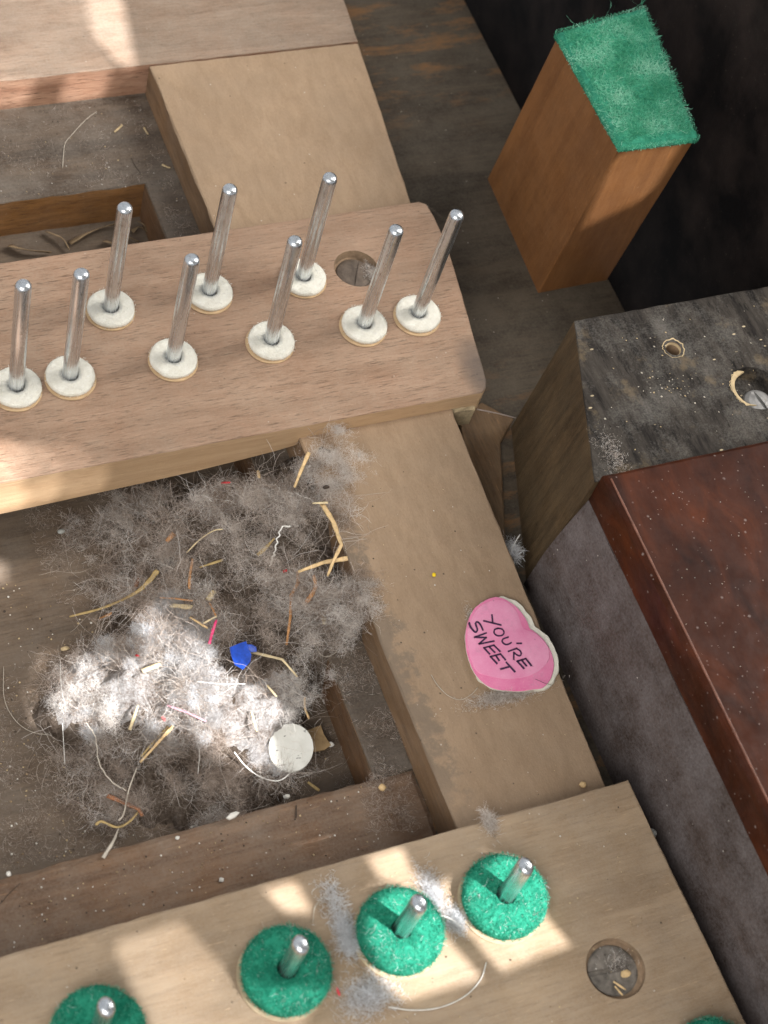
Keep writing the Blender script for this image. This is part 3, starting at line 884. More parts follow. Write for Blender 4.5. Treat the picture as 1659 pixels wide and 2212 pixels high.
# felt pad
GU, GV = 26, 40
def pad_pt(a, b, e=0.018):
    a2, b2 = -e+a*(1+2*e), -e+b*(1+2*e)
    p = (np.array(bt[0])*(1-a2)+np.array(bt[1])*a2)*(1-b2)+(np.array(bt[3])*(1-a2)+np.array(bt[2])*a2)*b2
    return p
pvx, pfx = [], []
def pz(p, a, b):
    e = min(a, 1-a, b, 1-b)
    return TOPZ+0.28+0.10*n2(p[0]*1.3, p[1]*1.3, 5)+0.05*n2(p[0]*4, p[1]*4, 1)-0.16*max(0, 1-e/0.07)**2
for j in range(GV+1):
    for i in range(GU+1):
        a, b = i/GU, j/GV
        p = pad_pt(a, b)+0.04*np.array([n2(a*9, b*14, 3), n2(a*9, b*14, 8)])
        pvx.append((p[0]-8.9, p[1]-13.3, pz(p, a, b)-LZ))
W = GU+1
for j in range(GV):
    for i in range(GU): pfx.append((j*W+i, j*W+i+1, (j+1)*W+i+1, (j+1)*W+i))
bd = [i for i in range(W)]+[j*W+GU for j in range(1, GV+1)]+[GV*W+i for i in range(GU-1, -1, -1)]+[j*W for j in range(GV-1, 0, -1)]
nb = len(pvx)
for i in bd: pvx.append((pvx[i][0]*1.0, pvx[i][1]*1.0, TOPZ-LZ+0.005))
for k in range(len(bd)):
    k2 = (k+1) % len(bd)
    pfx.append((nb+k, nb+k2, bd[k2], bd[k]))
pfx.append(tuple(reversed(range(nb, nb+len(bd)))))
pad = mesh('felt_pad', pvx, pfx, M['green_pad'], blk, smooth=True)
n = 20000
ab = rng.random((n, 2))
k = 4200
ed = rng.integers(0, 4, k)
ab[:k][ed == 0, 0] = 0; ab[:k][ed == 1, 0] = 1; ab[:k][ed == 2, 1] = 0; ab[:k][ed == 3, 1] = 1
pts, dr = [], rng.normal(size=(n, 3))
for q, (a, b) in enumerate(ab):
    if q >= k: a, b = 0.05+0.9*a, 0.045+0.91*b
    p = pad_pt(a, b)
    z = pz(p, a, b)-LZ
    if q < k:
        z = TOPZ-LZ+rng.random()*0.24
        dr[q] += np.array([(1.6 if a == 1 else -1.6 if a == 0 else 0), (1.6 if b == 1 else -1.6 if b == 0 else 0), 0.3])
    else:
        dr[q] = dr[q]*np.array([1, 1, 0.10])+np.array([0.3, -0.1, 0.04])
    pts.append((p[0]-8.9, p[1]-13.3, z))
fibres('fuzz', np.array(pts), np.where(np.arange(n) < k, 0.02+rng.random(n)*0.045, 0.08+rng.random(n)*0.22), 0.010, M['pad_fuzz'], segs=4, curl=0.55, parent=pad, dirs=dr,
       tone=np.array([0.5+0.6*n2(a*1.2, b*1.2, 2) for a, b, c in pts])+0.4*(rng.random(n)-0.5)+0.35*(rng.random(n) > 0.93))
# ragged strands at the back edge of the pad
pts = np.array([(*(pad_pt(rng.uniform(0.2, 1), rng.uniform(0.97, 1.01))-np.array([8.9, 13.3])), TOPZ-LZ+0.25) for _ in range(9)])
fibres('fuzz', pts, 0.5, 0.015, M['pad_fuzz'], segs=5, curl=0.25, up=0.8, parent=pad)

# ================================================================== right hand blocks
kb = tag(empty('key_block', (8, 4.4, LZ)), 'black dusty wooden block with screw in a round hole', 'block')
KZ = 3.6
kb_out = [(3.45-8, 1.96-4.4), (12.8-8, 1.96-4.4), (12.8-8, 6.78-4.4), (5.03-8, 6.78-4.4)]
kbo = plank('block_body', kb_out, 0.003, KZ-LZ, (M['black_dusty'], M['key_block_side']), kb, bev=0.03, jit=0.03, seed=9)
for v_ in kbo.data.vertices:
    if v_.co.z < 0.1*S and v_.co.x < -2.5*S: v_.co.x -= 0.42*S
h1 = at(1455, 753, KZ)
v, f = cyl_cutter(h1[0], h1[1], KZ-0.9, KZ+0.3, 0.15, 0.24, 20)
cut(kbo, mesh('cutter', v, f, M['pit_wood']))
h2 = at(1632, 838, KZ)
v, f = cyl_cutter(h2[0], h2[1], KZ-0.36, KZ+0.2, 0.62, 0.72, 36)
cut(kbo, mesh('cutter', v, f, M['black_dusty']))
sk = at(1640, 870, KZ-0.3)
screw_head('screw', sk[0]-8, sk[1]-4.4, KZ-LZ-0.36, 0.44, M['screw_grey'], 1.75, kb, dome=0.16, slot=0.12)
# splintered pale rims of the small hole and of the screw hole
def rim(cx, cy, r0, r1, z_in, z_out, a0, a1, n, seed):
    v, f = [], []
    for i in range(n+1):
        a = a0+(a1-a0)*i/n
        e = min(1.0, 6*min(i, n-i)/n) if abs(a1-a0) < 6.2 else 1.0
        w = (r1-r0)*e*(0.75+0.8*abs(n2(math.cos(a)*5+seed, math.sin(a)*5, 2)))
        zi = z_out+(z_in-z_out)*e
        for rr, z in ((r0, zi), (r0+w*0.5, z_out*0.4+zi*0.6 if z_in < z_out else z_out+0.03), (r0+w, z_out), (r0+w*0.7, z_out-0.05), (r0-0.01, zi-0.06)):
            v.append((cx+rr*math.cos(a)-8, cy+rr*math.sin(a)-4.4, z-LZ))
    for i in range(n):
        for j in range(5): f.append((i*5+j, i*5+(j+1) % 5, (i+1)*5+(j+1) % 5, (i+1)*5+j))
    return mesh('splintered_rim', v, f, M['raw_wood'], kb)
rim(h1[0], h1[1], 0.20, 0.33, KZ-0.03, KZ+0.012, 0, 2*math.pi, 44, 1.0)
rim(h2[0], h2[1], 0.56, 0.72, KZ-0.05, KZ+0.010, 1.7, 4.3, 30, 4.0)

rb = tag(empty('cheek_block', (8, -5, LZ)), 'polished red mahogany slab on a dusty grey cheek', 'cheek block')
ch = [(2.96-8, -12), (12.8-8, -12), (12.8-8, 1.94+5), (3.02-8, 1.94+5)]
# cheek side leans slightly inwards
cv_, cf_ = [], []
zs = np.linspace(0.003, 2.75-LZ, 14)
ys = np.linspace(-11, 6.94, 40)
for z in zs:
    t = z/(2.75-LZ)
    for y in ys:
        x = 2.93+0.62*t**0.9-0.12*math.sin(t*3.1)+0.03*n2(y*0.8, z*0.8, 2)
        cv_.append((x-8, y, z))
NY = len(ys)
for a in range(len(zs)-1):
    for b in range(NY-1): cf_.append((a*NY+b, (a)*NY+b+1, (a+1)*NY+b+1, (a+1)*NY+b)[::-1])
n0 = len(cv_)
cv_ += [(4.8, -11, 0.003), (4.8, 6.94, 0.003), (4.8, -11, 2.75-LZ), (4.8, 6.94, 2.75-LZ)]
T = (len(zs)-1)*NY
cf_ += [(T+NY-1, T, n0+2, n0+3), (0, NY-1, n0+1, n0), (n0, n0+1, n0+3, n0+2)]
mesh('cheek', cv_, cf_, M['cheek'], rb, smooth=True)
so_ = [(3.52-8, -11.2), (12.8-8, -11.2), (12.8-8, 6.93), (3.55-8, 6.93)]
plank('slab', so_, 2.78-LZ, 4.0-LZ, (M['mahogany'], M['mahogany']), rb, bev=0.13, jit=0.02, seed=12)
# thin bead added along the slab's edge, coloured lighter as its highlight
strip('highlight_bead', [(3.68-8, y, 4.0-LZ+0.0) for y in np.linspace(-11, 6.75, 16)], 0.06, 0.06, 0.05, M['edge_highlight'], rb)

tag(strip('wire_pin', [at(1030, 884, -0.3), at(1075, 893, -0.32), at(1115, 903, -0.36)], 0.045, 0.03, 0.045, M['needle']),
    'thin rusty wire sticking out below the rounded rail end', 'wire')

# ================================================================== heart
def zh(pts): return [(962.2+0.18*a, 1247.5+0.18*b) for a, b in pts]
hb = at(1105, 1392, 0.0)
heart = tag(empty('candy_heart', (hb[0], hb[1], 0)), 'pink candy heart lettered by hand, lying on the tan board', 'candy heart')
def hpoly(px, z, rough=0.0, seed=0):
    P = [at(u, v, z)[:2]-hb[:2] for u, v in zh(px)]
    P = smooth_path([(*p, 0) for p in P+[P[0]]], 4)[:-1]
    P = [p[:2] for p in P]
    if rough: P = [p*(1+rough*n2(p[0]*6+seed, p[1]*6)) for p in P]
    A = sum(P[i-1][0]*P[i][1]-P[i][0]*P[i-1][1] for i in range(len(P)))
    return P if A > 0 else P[::-1]
back_px = [(610, 240), (500, 272), (420, 320), (350, 380), (305, 455), (270, 550), (250, 680), (250, 780), (265, 900), (295, 1000), (335, 1095), (390, 1185), (455, 1250), (530, 1300),
           (630, 1345), (770, 1362), (900, 1366), (1050, 1350), (1190, 1335), (1300, 1255), (1352, 1150), (1362, 1005), (1315, 860), (1245, 735), (1140, 635), (1072, 592), (1040, 505), (960, 395), (860, 295), (725, 236)]
pink_px = [(600, 232), (500, 262), (420, 310), (350, 370), (300, 450), (262, 550), (240, 680), (240, 780), (255, 900), (285, 1000), (325, 1100), (380, 1190), (450, 1260), (520, 1310), (620, 1345),
           (760, 1362), (900, 1366), (1050, 1345), (1165, 1325), (1245, 1250), (1287, 1150), (1303, 1050), (1290, 960), (1262, 880), (1200, 775), (1120, 690), (1060, 645), (1012, 612), (985, 540), (940, 460), (870, 370), (780, 300), (700, 255)]
in_px = [(590, 262), (500, 295), (430, 335), (365, 395), (320, 465), (285, 555), (265, 680), (265, 780), (280, 890), (310, 985), (345, 1075), (400, 1140), (480, 1175), (600, 1205), (760, 1222), (920, 1205),
         (1060, 1160), (1150, 1105), (1225, 1020), (1250, 950), (1240, 850), (1200, 780), (1130, 705), (1060, 660), (1000, 640), (940, 610), (905, 540), (870, 440), (810, 350), (720, 285)]
slab('heart_base', hpoly(back_px, 0.1, 0.035, 3), 0.004, 0.13, M['heart_white'], heart, bev=0.03)
slab('heart_face', hpoly(pink_px, 0.17, 0.006), 0.135, 0.055, M['pink'], heart, dome=0.03, side=M['heart_white'])
slab('heart_inset', hpoly(in_px, 0.21, 0.004), 0.178, 0.035, M['pink_light'], heart, dome=0.025)
letters = [  # strokes in the close-up's own measure
    [(430, 265), (800, 358)], [(608, 140), (625, 300)],                                             # Y
    [(740, 430), (665, 460), (660, 540), (735, 590), (830, 580), (870, 520), (830, 450), (740, 430)],  # O
    [(960, 620), (850, 660), (830, 720), (890, 775), (960, 775), (1025, 740)],                      # U
    [(1145, 755), (1245, 755)],                                                                     # '
    [(960, 930), (1140, 865)], [(1140, 865), (1220, 920), (1240, 985), (1210, 1020), (1150, 1005), (1080, 950)], [(1080, 950), (1078, 1105)],   # R
    [(1155, 1140), (1340, 1085)], [(1155, 1140), (1300, 1295)], [(1250, 1115), (1355, 1240)], [(1340, 1085), (1460, 1235)],   # E
    [(120, 310), (150, 400), (250, 510), (295, 460), (265, 360), (255, 310), (300, 290), (360, 350), (415, 470)],   # S
    [(485, 530), (235, 620)], [(235, 620), (485, 630)], [(485, 630), (330, 765)], [(330, 765), (425, 750)], [(450, 745), (650, 705)],   # W
    [(435, 850), (650, 795)], [(435, 850), (560, 985)], [(545, 825), (670, 950)], [(650, 795), (785, 930)],   # E
    [(575, 1040), (795, 985)], [(575, 1040), (720, 1190)], [(690, 1015), (765, 1125)], [(795, 985), (900, 1110)],   # E
    [(795, 1310), (975, 1260)], [(920, 1165), (1105, 1365)],                                        # T
]
def zl(pts): return [(1002+0.1*a, 1313.9+0.1*b) for a, b in pts]
lv, lf = [], []
HZ = 0.255
hc = np.array([0.0, 0.0])
def letter_z(p):
    # the face is a shallow dome
    return HZ
for st in letters:
    P = [at(u, v, HZ)-np.array([hb[0], hb[1], 0]) for u, v in zl(st)]
    if len(P) > 4: P = smooth_path(P, 4)
    for i, p in enumerate(P):
        t = P[min(i+1, len(P)-1)]-P[max(i-1, 0)]
        s = np.array([-t[1], t[0], 0]); s /= np.linalg.norm(s)+1e-9
        w = 0.018*(1+0.12*math.sin(i*2.1))
        t2 = t/(np.linalg.norm(t)+1e-9)
        e = -t2*0.015 if i == 0 else t2*0.015 if i == len(P)-1 else 0
        for sg in (1, -1):
            for h in (0.0, -0.05): lv.append(p+e+s*w*sg+np.array([0, 0, h-0.0]))
        if i:
            b = len(lv)-8
            lf += [(b, b+2, b+6, b+4), (b+1, b+5, b+7, b+3), (b, b+4, b+5, b+1), (b+2, b+3, b+7, b+6)]
lettering = mesh('lettering', lv, lf, M['ink'], heart)
lettering['label'] = "dark handwritten words YOU'RE SWEET across the pink face"

# ================================================================== nest of fluff
anch = [(700, 1000, .1), (750, 960, .3), (740, 1080, .2), (640, 1080, -.4), (560, 1040, -1.0), (450, 1090, -1.3), (300, 1070, -2.1), (200, 1150, -2.5), (350, 1180, -1.8), (500, 1150, -.8), (640, 1180, -.4),
        (715, 1200, -.4), (420, 1250, -1.3), (550, 1250, -.8), (680, 1290, -.3), (765, 1300, .12), (740, 1370, -.4), (330, 1320, -1.4), (440, 1340, -1.0), (560, 1350, -1.0), (650, 1370, -.6),
        (520, 1420, -1.35), (600, 1430, -.9), (660, 1450, -1.1), (200, 1440, -1.5), (150, 1520, -1.8), (300, 1460, -1.1), (400, 1480, -.9), (500, 1500, -.9), (600, 1520, -1.0), (645, 1570, -1.9),
        (250, 1560, -1.7), (350, 1610, -1.9), (450, 1570, -1.1), (530, 1600, -1.2), (595, 1660, -1.7), (640, 1650, -2.5), (400, 1680, -2.3), (500, 1720, -2.3), (250, 1680, -2.3), (150, 1650, -2.55),
        (250, 1770, -2.45), (450, 1760, -2.4), (100, 1300, -2.72), (0, 1500, -2.68), (0, 1800, -2.66), (120, 1800, -2.64), (0, 1150, -2.75), (0, 1300, -2.75), (110, 1400, -2.66), (100, 1200, -2.72),
        (700, 1600, -2.62), (740, 1650, -2.65), (180, 1330, -2.6), (250, 1250, -2.4), (90, 1620, -2.62), (700, 1520, -2.5), (200, 1090, -2.6), (690, 1660, -2.6), (560, 1690, -2.4)]
AW = np.array([at(*a) for a in anch])
def hfield(xy):
    xy = np.asarray(xy, float).reshape(-1, 2)
    d2 = ((xy[:, None, :]-AW[None, :, :2])**2).sum(-1)+0.06
    w = 1/d2**1.7
    return (w*AW[None, :, 2]).sum(1)/w.sum(1)
def surf(u, v, lift=0.0):
    z = -1.5
    for _ in range(12):
        p = at(u, v, z)
        z = 0.5*z+0.5*(float(hfield(p[:2])[0])+lift)
    return at(u, v, z)
nx0, nx1, ny0, ny1 = -13.5, -1.2, -3.2, 9.0
NXg, NYg = 200, 200
gx, gy = np.meshgrid(np.linspace(nx0, nx1, NXg), np.linspace(ny0, ny1, NYg))
gz = hfield(np.stack([gx.ravel(), gy.ravel()], 1)).reshape(gx.shape)
lump = np.array([[0.30*n2(a*1.3, b*1.3, 1)+0.12*n2(a*5, b*5, 2)+0.07*n2(a*11, b*11, 3) for a, b in zip(ra, rb_)] for ra, rb_ in zip(gx, gy)])
amt = np.clip((gz+2.7)/0.6, 0.08, 1)
gz2 = gz+lump*amt-0.10
# outline of the heap: the mound sinks away outside it
out_px = [(520, 1035), (640, 955), (752, 940), (765, 1060), (745, 1180), (785, 1250), (775, 1350), (735, 1400), (700, 1430), (675, 1500), (655, 1570), (700, 1660), (560, 1740), (450, 1790),
          (250, 1800), (90, 1720), (60, 1560), (140, 1420), (220, 1330), (120, 1220), (140, 1110), (300, 1050)]
outw = [surf(u, v)[:2] for u, v in out_px]
def pip(pts, poly):
    pts = np.asarray(pts); r = np.zeros(len(pts), bool)
    for i in range(len(poly)):
        a, b = poly[i], poly[i-1]
        c = ((a[1] > pts[:, 1]) != (b[1] > pts[:, 1])) & (pts[:, 0] < (b[0]-a[0])*(pts[:, 1]-a[1])/(b[1]-a[1]+1e-12)+a[0])
        r ^= c
    return r
def dist_poly(pts, poly):
    pts = np.asarray(pts); best = np.full(len(pts), 1e9)
    for i in range(len(poly)):
        a, b = np.array(poly[i-1]), np.array(poly[i]); ab_ = b-a
        t = np.clip(((pts-a) @ ab_)/(ab_ @ ab_+1e-12), 0, 1)
        best = np.minimum(best, np.linalg.norm(pts-(a+t[:, None]*ab_), axis=1))
    return best
gp = np.stack([gx.ravel(), gy.ravel()], 1)
ins = pip(gp, outw); dd = dist_poly(gp, outw)
fall = np.where(ins, 0.0, dd)
nz = gz2.ravel()-fall*1.6-np.where(ins, 0.5*np.exp(-dd/0.45), 0.5)-np.where(gz.ravel() < -2.35, 0.35, 0.0)
keepv = (ins | (dd < 0.5))
idx = -np.ones(len(gp), int); idx[keepv] = np.arange(keepv.sum())
nvx = [(a, b, c) for (a, b), c, k_ in zip(gp, nz, keepv) if k_]
nfx = []
I = idx.reshape(gx.shape)
for j in range(NYg-1):
    for i in range(NXg-1):
        q = (I[j, i], I[j, i+1], I[j+1, i+1], I[j+1, i])
        if min(q) >= 0: nfx.append(q)
nest = tag(empty('mouse_nest', (0, 0, 0)), 'grey fluffy heap of lint and hair packed into the frame opening', 'nest')
core = mesh('lint_core', nvx, nfx, M['nest'], nest, smooth=True)
core['kind'] = 'stuff'

FLZ = -2.7
def floorz(q):
    z = np.full(len(q), FLZ)
    z[(q[:, 0] > -3.05) | (q[:, 1] < -2.28)] = LZ
    z[(q[:, 0] > -2.0)] = 0.0
    return z
# fluff fibres: dense tufts over the heap
def heap_points(n, margin=0.0, tuft=0.0, ntuft=500):
    P = []
    lo, hi = np.array([nx0, ny0]), np.array([nx1, ny1])
    tc = rng.random((ntuft*3, 2))*(hi-lo)+lo
    tc = tc[pip(tc, outw)][:ntuft]
    while sum(len(p) for p in P) < n:
        if tuft:
            q = tc[rng.integers(0, len(tc), n)]+rng.normal(size=(n, 2))*tuft
        else:
            q = rng.random((n, 2))*(hi-lo)+lo
        P.append(q[pip(q, outw)])
    return np.concatenate(P)[:n]
def lumpz(xy):
    return np.array([0.30*n2(a*1.3, b*1.3, 1)+0.12*n2(a*5, b*5, 2)+0.07*n2(a*11, b*11, 3) for a, b in xy])
def heap_z(xy):
    h = hfield(xy)
    return h+lumpz(xy)*np.clip((h+2.7)/0.6, 0.08, 1)-0.13
def make_fluff(name, n, L, w, tones, segs, curl, up, tuft, mat, ntuft=500):
    xy = heap_points(n, tuft=tuft, ntuft=ntuft)
    z = heap_z(xy)
    thin = np.clip((z+2.75)/0.8, 0.25, 1)
    keep = rng.random(len(xy)) < thin
    xy, z, thin = xy[keep], z[keep], thin[keep]
    m = len(xy)
    p = np.column_stack([xy, z+rng.random(m)*0.12*thin])
    ll = (L[0]+rng.random(m)*(L[1]-L[0]))
    reg = np.array([n2(a*0.9, b*0.9, 6.0) for a, b in xy])
    tn = tones[0]+(tones[1]-tones[0])*rng.random(m)+0.22*reg
    return fibres(name, p, ll, w, mat, segs=segs, curl=curl, up=up, parent=nest, tone=tn, floor=floorz)
def puffs(name, region, ntuft, total, mat, tones, rad=(0.14, 0.42), L=(0.12, 0.42), w=0.0075, squash=0.7, curl=0.8, segs=5, lift=0.0):
    c = heap_points(ntuft*3)
    c = c[pip(c, region)]
    dn = np.array([n2(a*0.8, b*0.8, 4.4) for a, b in c])
    c = c[rng.random(len(c)) < np.clip(0.45+2.6*dn, 0.02, 1)][:ntuft]
    m = len(c)
    h = heap_z(c)
    thin = np.clip((h+2.85)/0.9, 0.25, 1)
    R_ = (rad[0]+rng.random(m)**1.5*(rad[1]-rad[0]))*(0.5+0.5*thin)
    tt = tones[0]+(tones[1]-tones[0])*rng.random(m)
    k = rng.choice(m, total, p=(R_**1.6)/(R_**1.6).sum())
    d = rng.normal(size=(total, 3)); d /= np.linalg.norm(d, axis=1)[:, None]
    d[:, 2] = np.abs(d[:, 2])
    rr = rng.random(total)**0.5*R_[k]
    p = np.column_stack([c[k, 0]+d[:, 0]*rr, c[k, 1]+d[:, 1]*rr, h[k]-0.02+d[:, 2]*rr*squash])
    p[:, 2] += lift
    base = heap_z(p[:, :2])+lift
    p[:, 2] = np.maximum(p[:, 2], base)
    dr = d*0.5+rng.normal(size=(total, 3))*0.8
    return fibres(name, p, (L[0]+rng.random(total)*(L[1]-L[0]))*(0.6+0.4*thin[k]), w, mat, segs=segs, curl=curl, parent=nest, tone=tt[k]+0.3*(rng.random(total)-0.5), floor=floorz, dirs=dr)
puffs('lint', outw, 400, 125000, M['fluff'], (0.1, 1.0), L=(0.05, 0.2), w=0.0042, segs=3, curl=0.6)
puffs('lint', outw, 600, 22000, M['fluff'], (0.1, 1.0), rad=(0.2, 0.5), L=(0.25, 0.7), curl=0.5, w=0.006)
BIG = [(735, 980, 48, .9), (700, 1010, 45, .85), (742, 1035, 38, .9), (650, 1060, 60, .8), (600, 1090, 50, .7), (560, 1120, 50, .75), (640, 1130, 55, .7), (500, 1160, 40, .8), (470, 1200, 45, .6), (400, 1180, 35, .55),
       (430, 1250, 50, .6), (560, 1230, 60, .7), (620, 1240, 50, .75), (660, 1290, 50, .8), (720, 1290, 45, .85), (755, 1320, 40, .9), (742, 1362, 35, .85), (690, 1350, 40, .8), (600, 1300, 50, .6), (520, 1330, 40, .65),
       (640, 1430, 48, .9), (658, 1480, 44, .95), (625, 1520, 44, .95), (270, 1140, 40, .8), (250, 1100, 35, .7), (330, 1090, 30, .6), (560, 1430, 30, .5), (300, 1270, 35, .4), (170, 1640, 45, .55), (260, 1660, 40, .5),
       (350, 1650, 40, .45), (470, 1680, 50, .55), (560, 1700, 40, .5), (330, 1740, 45, .6), (240, 1740, 40, .6), (450, 1620, 40, .4), (765, 1260, 30, .8), (715, 960, 30, .8), (150, 1520, 40, 1.), (185, 1565, 44, 1.), (195, 1470, 40, 1.), (240, 1540, 40, .95)]
bp, bl, bt_ = [], [], []
for u, v, rp_, tn in BIG:
    c = surf(u, v)
    k = int(2000*(rp_/45)**2)
    d = rng.normal(size=(k, 3)); d /= np.linalg.norm(d, axis=1)[:, None]; d[:, 2] = np.abs(d[:, 2])
    rr = rng.random(k)**0.6*rp_*PXI
    rr = rr*np.array([0.75+0.9*n2(x*1.6+u, y*1.6+v, z*1.6) for x, y, z in d])
    sub = rng.normal(size=(4, 3))*rp_*PXI*np.array([0.75, 0.75, 0.2])
    el = rng.random()*3.14; ce, se = math.cos(el), math.sin(el)
    off_ = d*rr[:, None]*np.array([1.25, 0.7, 0.5])
    off_ = np.column_stack([off_[:, 0]*ce-off_[:, 1]*se, off_[:, 0]*se+off_[:, 1]*ce, off_[:, 2]])
    bp.append(c+off_+sub[rng.integers(0, 4, k)]-np.array([0, 0, 0.06])); bl.append(d); bt_.append(np.full(k, tn-0.05)+0.4*(rng.random(k)-0.5))
bp, bl, bt_ = np.concatenate(bp), np.concatenate(bl), np.concatenate(bt_)
fibres('lint', bp, 0.05+rng.random(len(bp))*0.2, 0.0045, M['fluff'], segs=3, curl=0.65, parent=nest, tone=bt_, floor=floorz, dirs=bl*0.5+rng.normal(size=bl.shape)*0.8)
make_fluff('hair', 1700, (0.7, 1.7), 0.0075, (0.3, 0.95), 9, 0.4, 0.2, 0.0, M['fluff'])
# paler wad in the middle of the heap
wad = [(300, 1300), (380, 1290), (450, 1370), (520, 1440), (640, 1440), (665, 1500), (630, 1580), (640, 1680), (560, 1680), (420, 1610), (270, 1590), (120, 1590), (110, 1490), (180, 1400), (260, 1390)]
wadw = [surf(u, v)[:2] for u, v in wad]
wins = pip(gp, wadw); wd = dist_poly(gp, wadw)
fine = np.array([0.10*n2(a*3.2, b*3.2, 8)+0.06*n2(a*8, b*8, 5)+0.04*n2(a*17, b*17, 2) for a, b in gp])
wz = gz2.ravel()+0.06+fine-0.28*np.exp(-wd/0.25)
wi = -np.ones(len(gp), int); wi[wins] = np.arange(wins.sum())
WI = wi.reshape(gx.shape)
wf = [q for j in range(NYg-1) for i in range(NXg-1) for q in [(WI[j, i], WI[j, i+1], WI[j+1, i+1], WI[j+1, i])] if min(q) >= 0]
wm = mesh('pale_lint_core', [(a, b, c) for (a, b), c in zip(gp[wins], wz[wins])], wf, M['wad'], nest, smooth=True)
wm['kind'] = 'stuff'
puffs('pale_lint', wadw, 260, 80000, M['pale_fluff'], (0.1, 1.0), rad=(0.12, 0.32), L=(0.05, 0.24), w=0.0046, segs=3, lift=0.07)

# loose fuzz lying on floor, ledges and rails
def px_scatter(polys, n, z, L, w, mat, name, tones=(0.1, 0.8), up=0.06, curl=0.45, segs=4):
    pts = []
    for poly, share in polys:
        us = [p[0] for p in poly]; vs_ = [p[1] for p in poly]
        need = int(n*share); got = []
        while len(got) < need:
            q = np.column_stack([rng.uniform(min(us), max(us), need*2), rng.uniform(min(vs_), max(vs_), need*2)])
            q = q[pip(q, poly)]
            got += list(q)
        for u, v in got[:need]:
            pts.append(at(u, v, z)+np.array([0, 0, 0.01]))
    pts = np.array(pts)
    m = len(pts)
    cl = np.array([n2(a*1.1, b*1.1, 9) for a, b, c in pts])
    pts = pts[rng.random(m) < np.clip(0.45+1.6*cl, 0.04, 1)]
    m = len(pts)
    return fibres(name, pts, L[0]+rng.random(m)*(L[1]-L[0]), w, mat, segs=segs, curl=curl, up=up, tone=tones[0]+(tones[1]-tones[0])*rng.random(m), floor=z, flat=0.15)
f1 = px_scatter([([(-20, 1480), (100, 1400), (330, 1560), (620, 1600), (720, 1560), (790, 1690), (300, 1830), (-20, 1880)], 0.75), ([(40, 1090), (300, 1050), (360, 1200), (250, 1330), (120, 1300)], 0.25)],
                24000, FLZ, (0.04, 0.22), 0.0055, M['fluff'], 'floor_lint', (0.0, 0.75))
tag(f1, 'thin grey lint strewn over the deep floor around the nest', 'lint')
f2 = px_scatter([([(800, 1670), (870, 1640), (945, 1790), (800, 1800), (780, 1720)], 0.55), ([(690, 1380), (760, 1330), (890, 1620), (810, 1660)], 0.45)],
                7000, LZ+0.06, (0.05, 0.22), 0.006, M['fluff'], 'ledge_lint', (0.1, 0.8))
tag(f2, 'grey lint caught on the narrow ledge beside the tan board', 'lint')
f3 = px_scatter([([(0, 250), (300, 215), (360, 330), (310, 390), (0, 430)], 0.8), ([(330, 400), (370, 380), (420, 500), (380, 515)], 0.2)],
                2600, LZ+0.05, (0.04, 0.2), 0.006, M['fluff'], 'rear_ledge_lint', (0.1, 0.7))
tag(f3, 'fine dusty lint on the dark ledge behind the balance rail', 'lint')
def tuft(u, v, z, n, rad, L, mat, name, label, squash=(1, 1), hgt=0.16, w=0.0065, curl=0.9):
    n, L = int(n*3.4), (L[0]*0.6, L[1]*0.7)
    c = at(u, v, z)
    q = rng.normal(size=(n, 2))*rad*np.array(squash)
    r = np.linalg.norm(q/np.array(squash), axis=1)/rad
    p = np.column_stack([c[0]+q[:, 0], c[1]+q[:, 1], z+0.01+rng.random(n)*hgt*np.exp(-r*0.8)])
    o = fibres(name, p, L[0]+rng.random(n)*(L[1]-L[0]), w, mat, segs=4, curl=curl, up=0.15, floor=z, tone=0.45+0.55*rng.random(n))
    return tag(o, label, 'lint tuft')
tuft(745, 2010, RZ, 500, 0.20, (0.1, 0.4), M['pale_fluff'], 'lint_tuft', 'small white lint tuft in the gap left of the middle green washer', (0.6, 1.0))
tuft(757, 2045, RZ, 420, 0.18, (0.1, 0.35), M['pale_fluff'], 'lint_tuft', 'white lint tuft touching the lower left of the middle green washer', (0.8, 0.8))
tuft(795, 2150, RZ, 700, 0.30, (0.1, 0.4), M['pale_fluff'], 'lint_tuft', 'sunlit white lint tuft below the middle green washer', (1.1, 0.8))
tuft(935, 1935, RZ, 480, 0.26, (0.1, 0.4), M['pale_fluff'], 'lint_tuft', 'white lint trail between the middle and right green washers', (0.5, 1.2))
tuft(985, 1990, RZ, 380, 0.16, (0.1, 0.35), M['pale_fluff'], 'lint_tuft', 'white lint clump at the lower left of the right green washer', (0.7, 1.0))
tuft(720, 1945, RZ, 160, 0.22, (0.15, 0.5), M['pale_fluff'], 'lint_tuft', 'thin wisps of lint above the left sunlit washer gap', (0.7, 1.2), w=0.008)
tuft(1056, 1775, RZ, 260, 0.13, (0.1, 0.4), M['fluff'], 'lint_tuft', 'grey lint wisp on the back edge of the front rail', (0.6, 1.2))
tuft(1095, 1502, 0.0, 900, 0.30, (0.08, 0.28), M['fluff'], 'lint_tuft', 'grey lint gathered along the lower edge of the candy heart', (1.6, 0.35))
tuft(1022, 1345, 0.0, 220, 0.16, (0.06, 0.2), M['fluff'], 'lint_tuft', 'grey lint at the left edge of the candy heart', (0.35, 1.3))
tuft(1108, 1192, -0.4, 160, 0.12, (0.15, 0.5), M['pale_fluff'], 'lint_tuft', 'white downy wisp stuck to the right edge of the tan board', (0.6, 1.3))
tuft(800, 590, RZ-0.2, 240, 0.16, (0.08, 0.3), M['fluff'], 'lint_tuft', 'brownish lint filling the screw hole in the balance rail', (0.7, 1.0), hgt=0.1)
tuft(1335, 2080, RZ-0.04, 45, 0.16, (0.06, 0.25), M['fluff'], 'lint_tuft', 'dusty lint over the slot of the front rail screw', (1.0, 0.7), hgt=0.05)
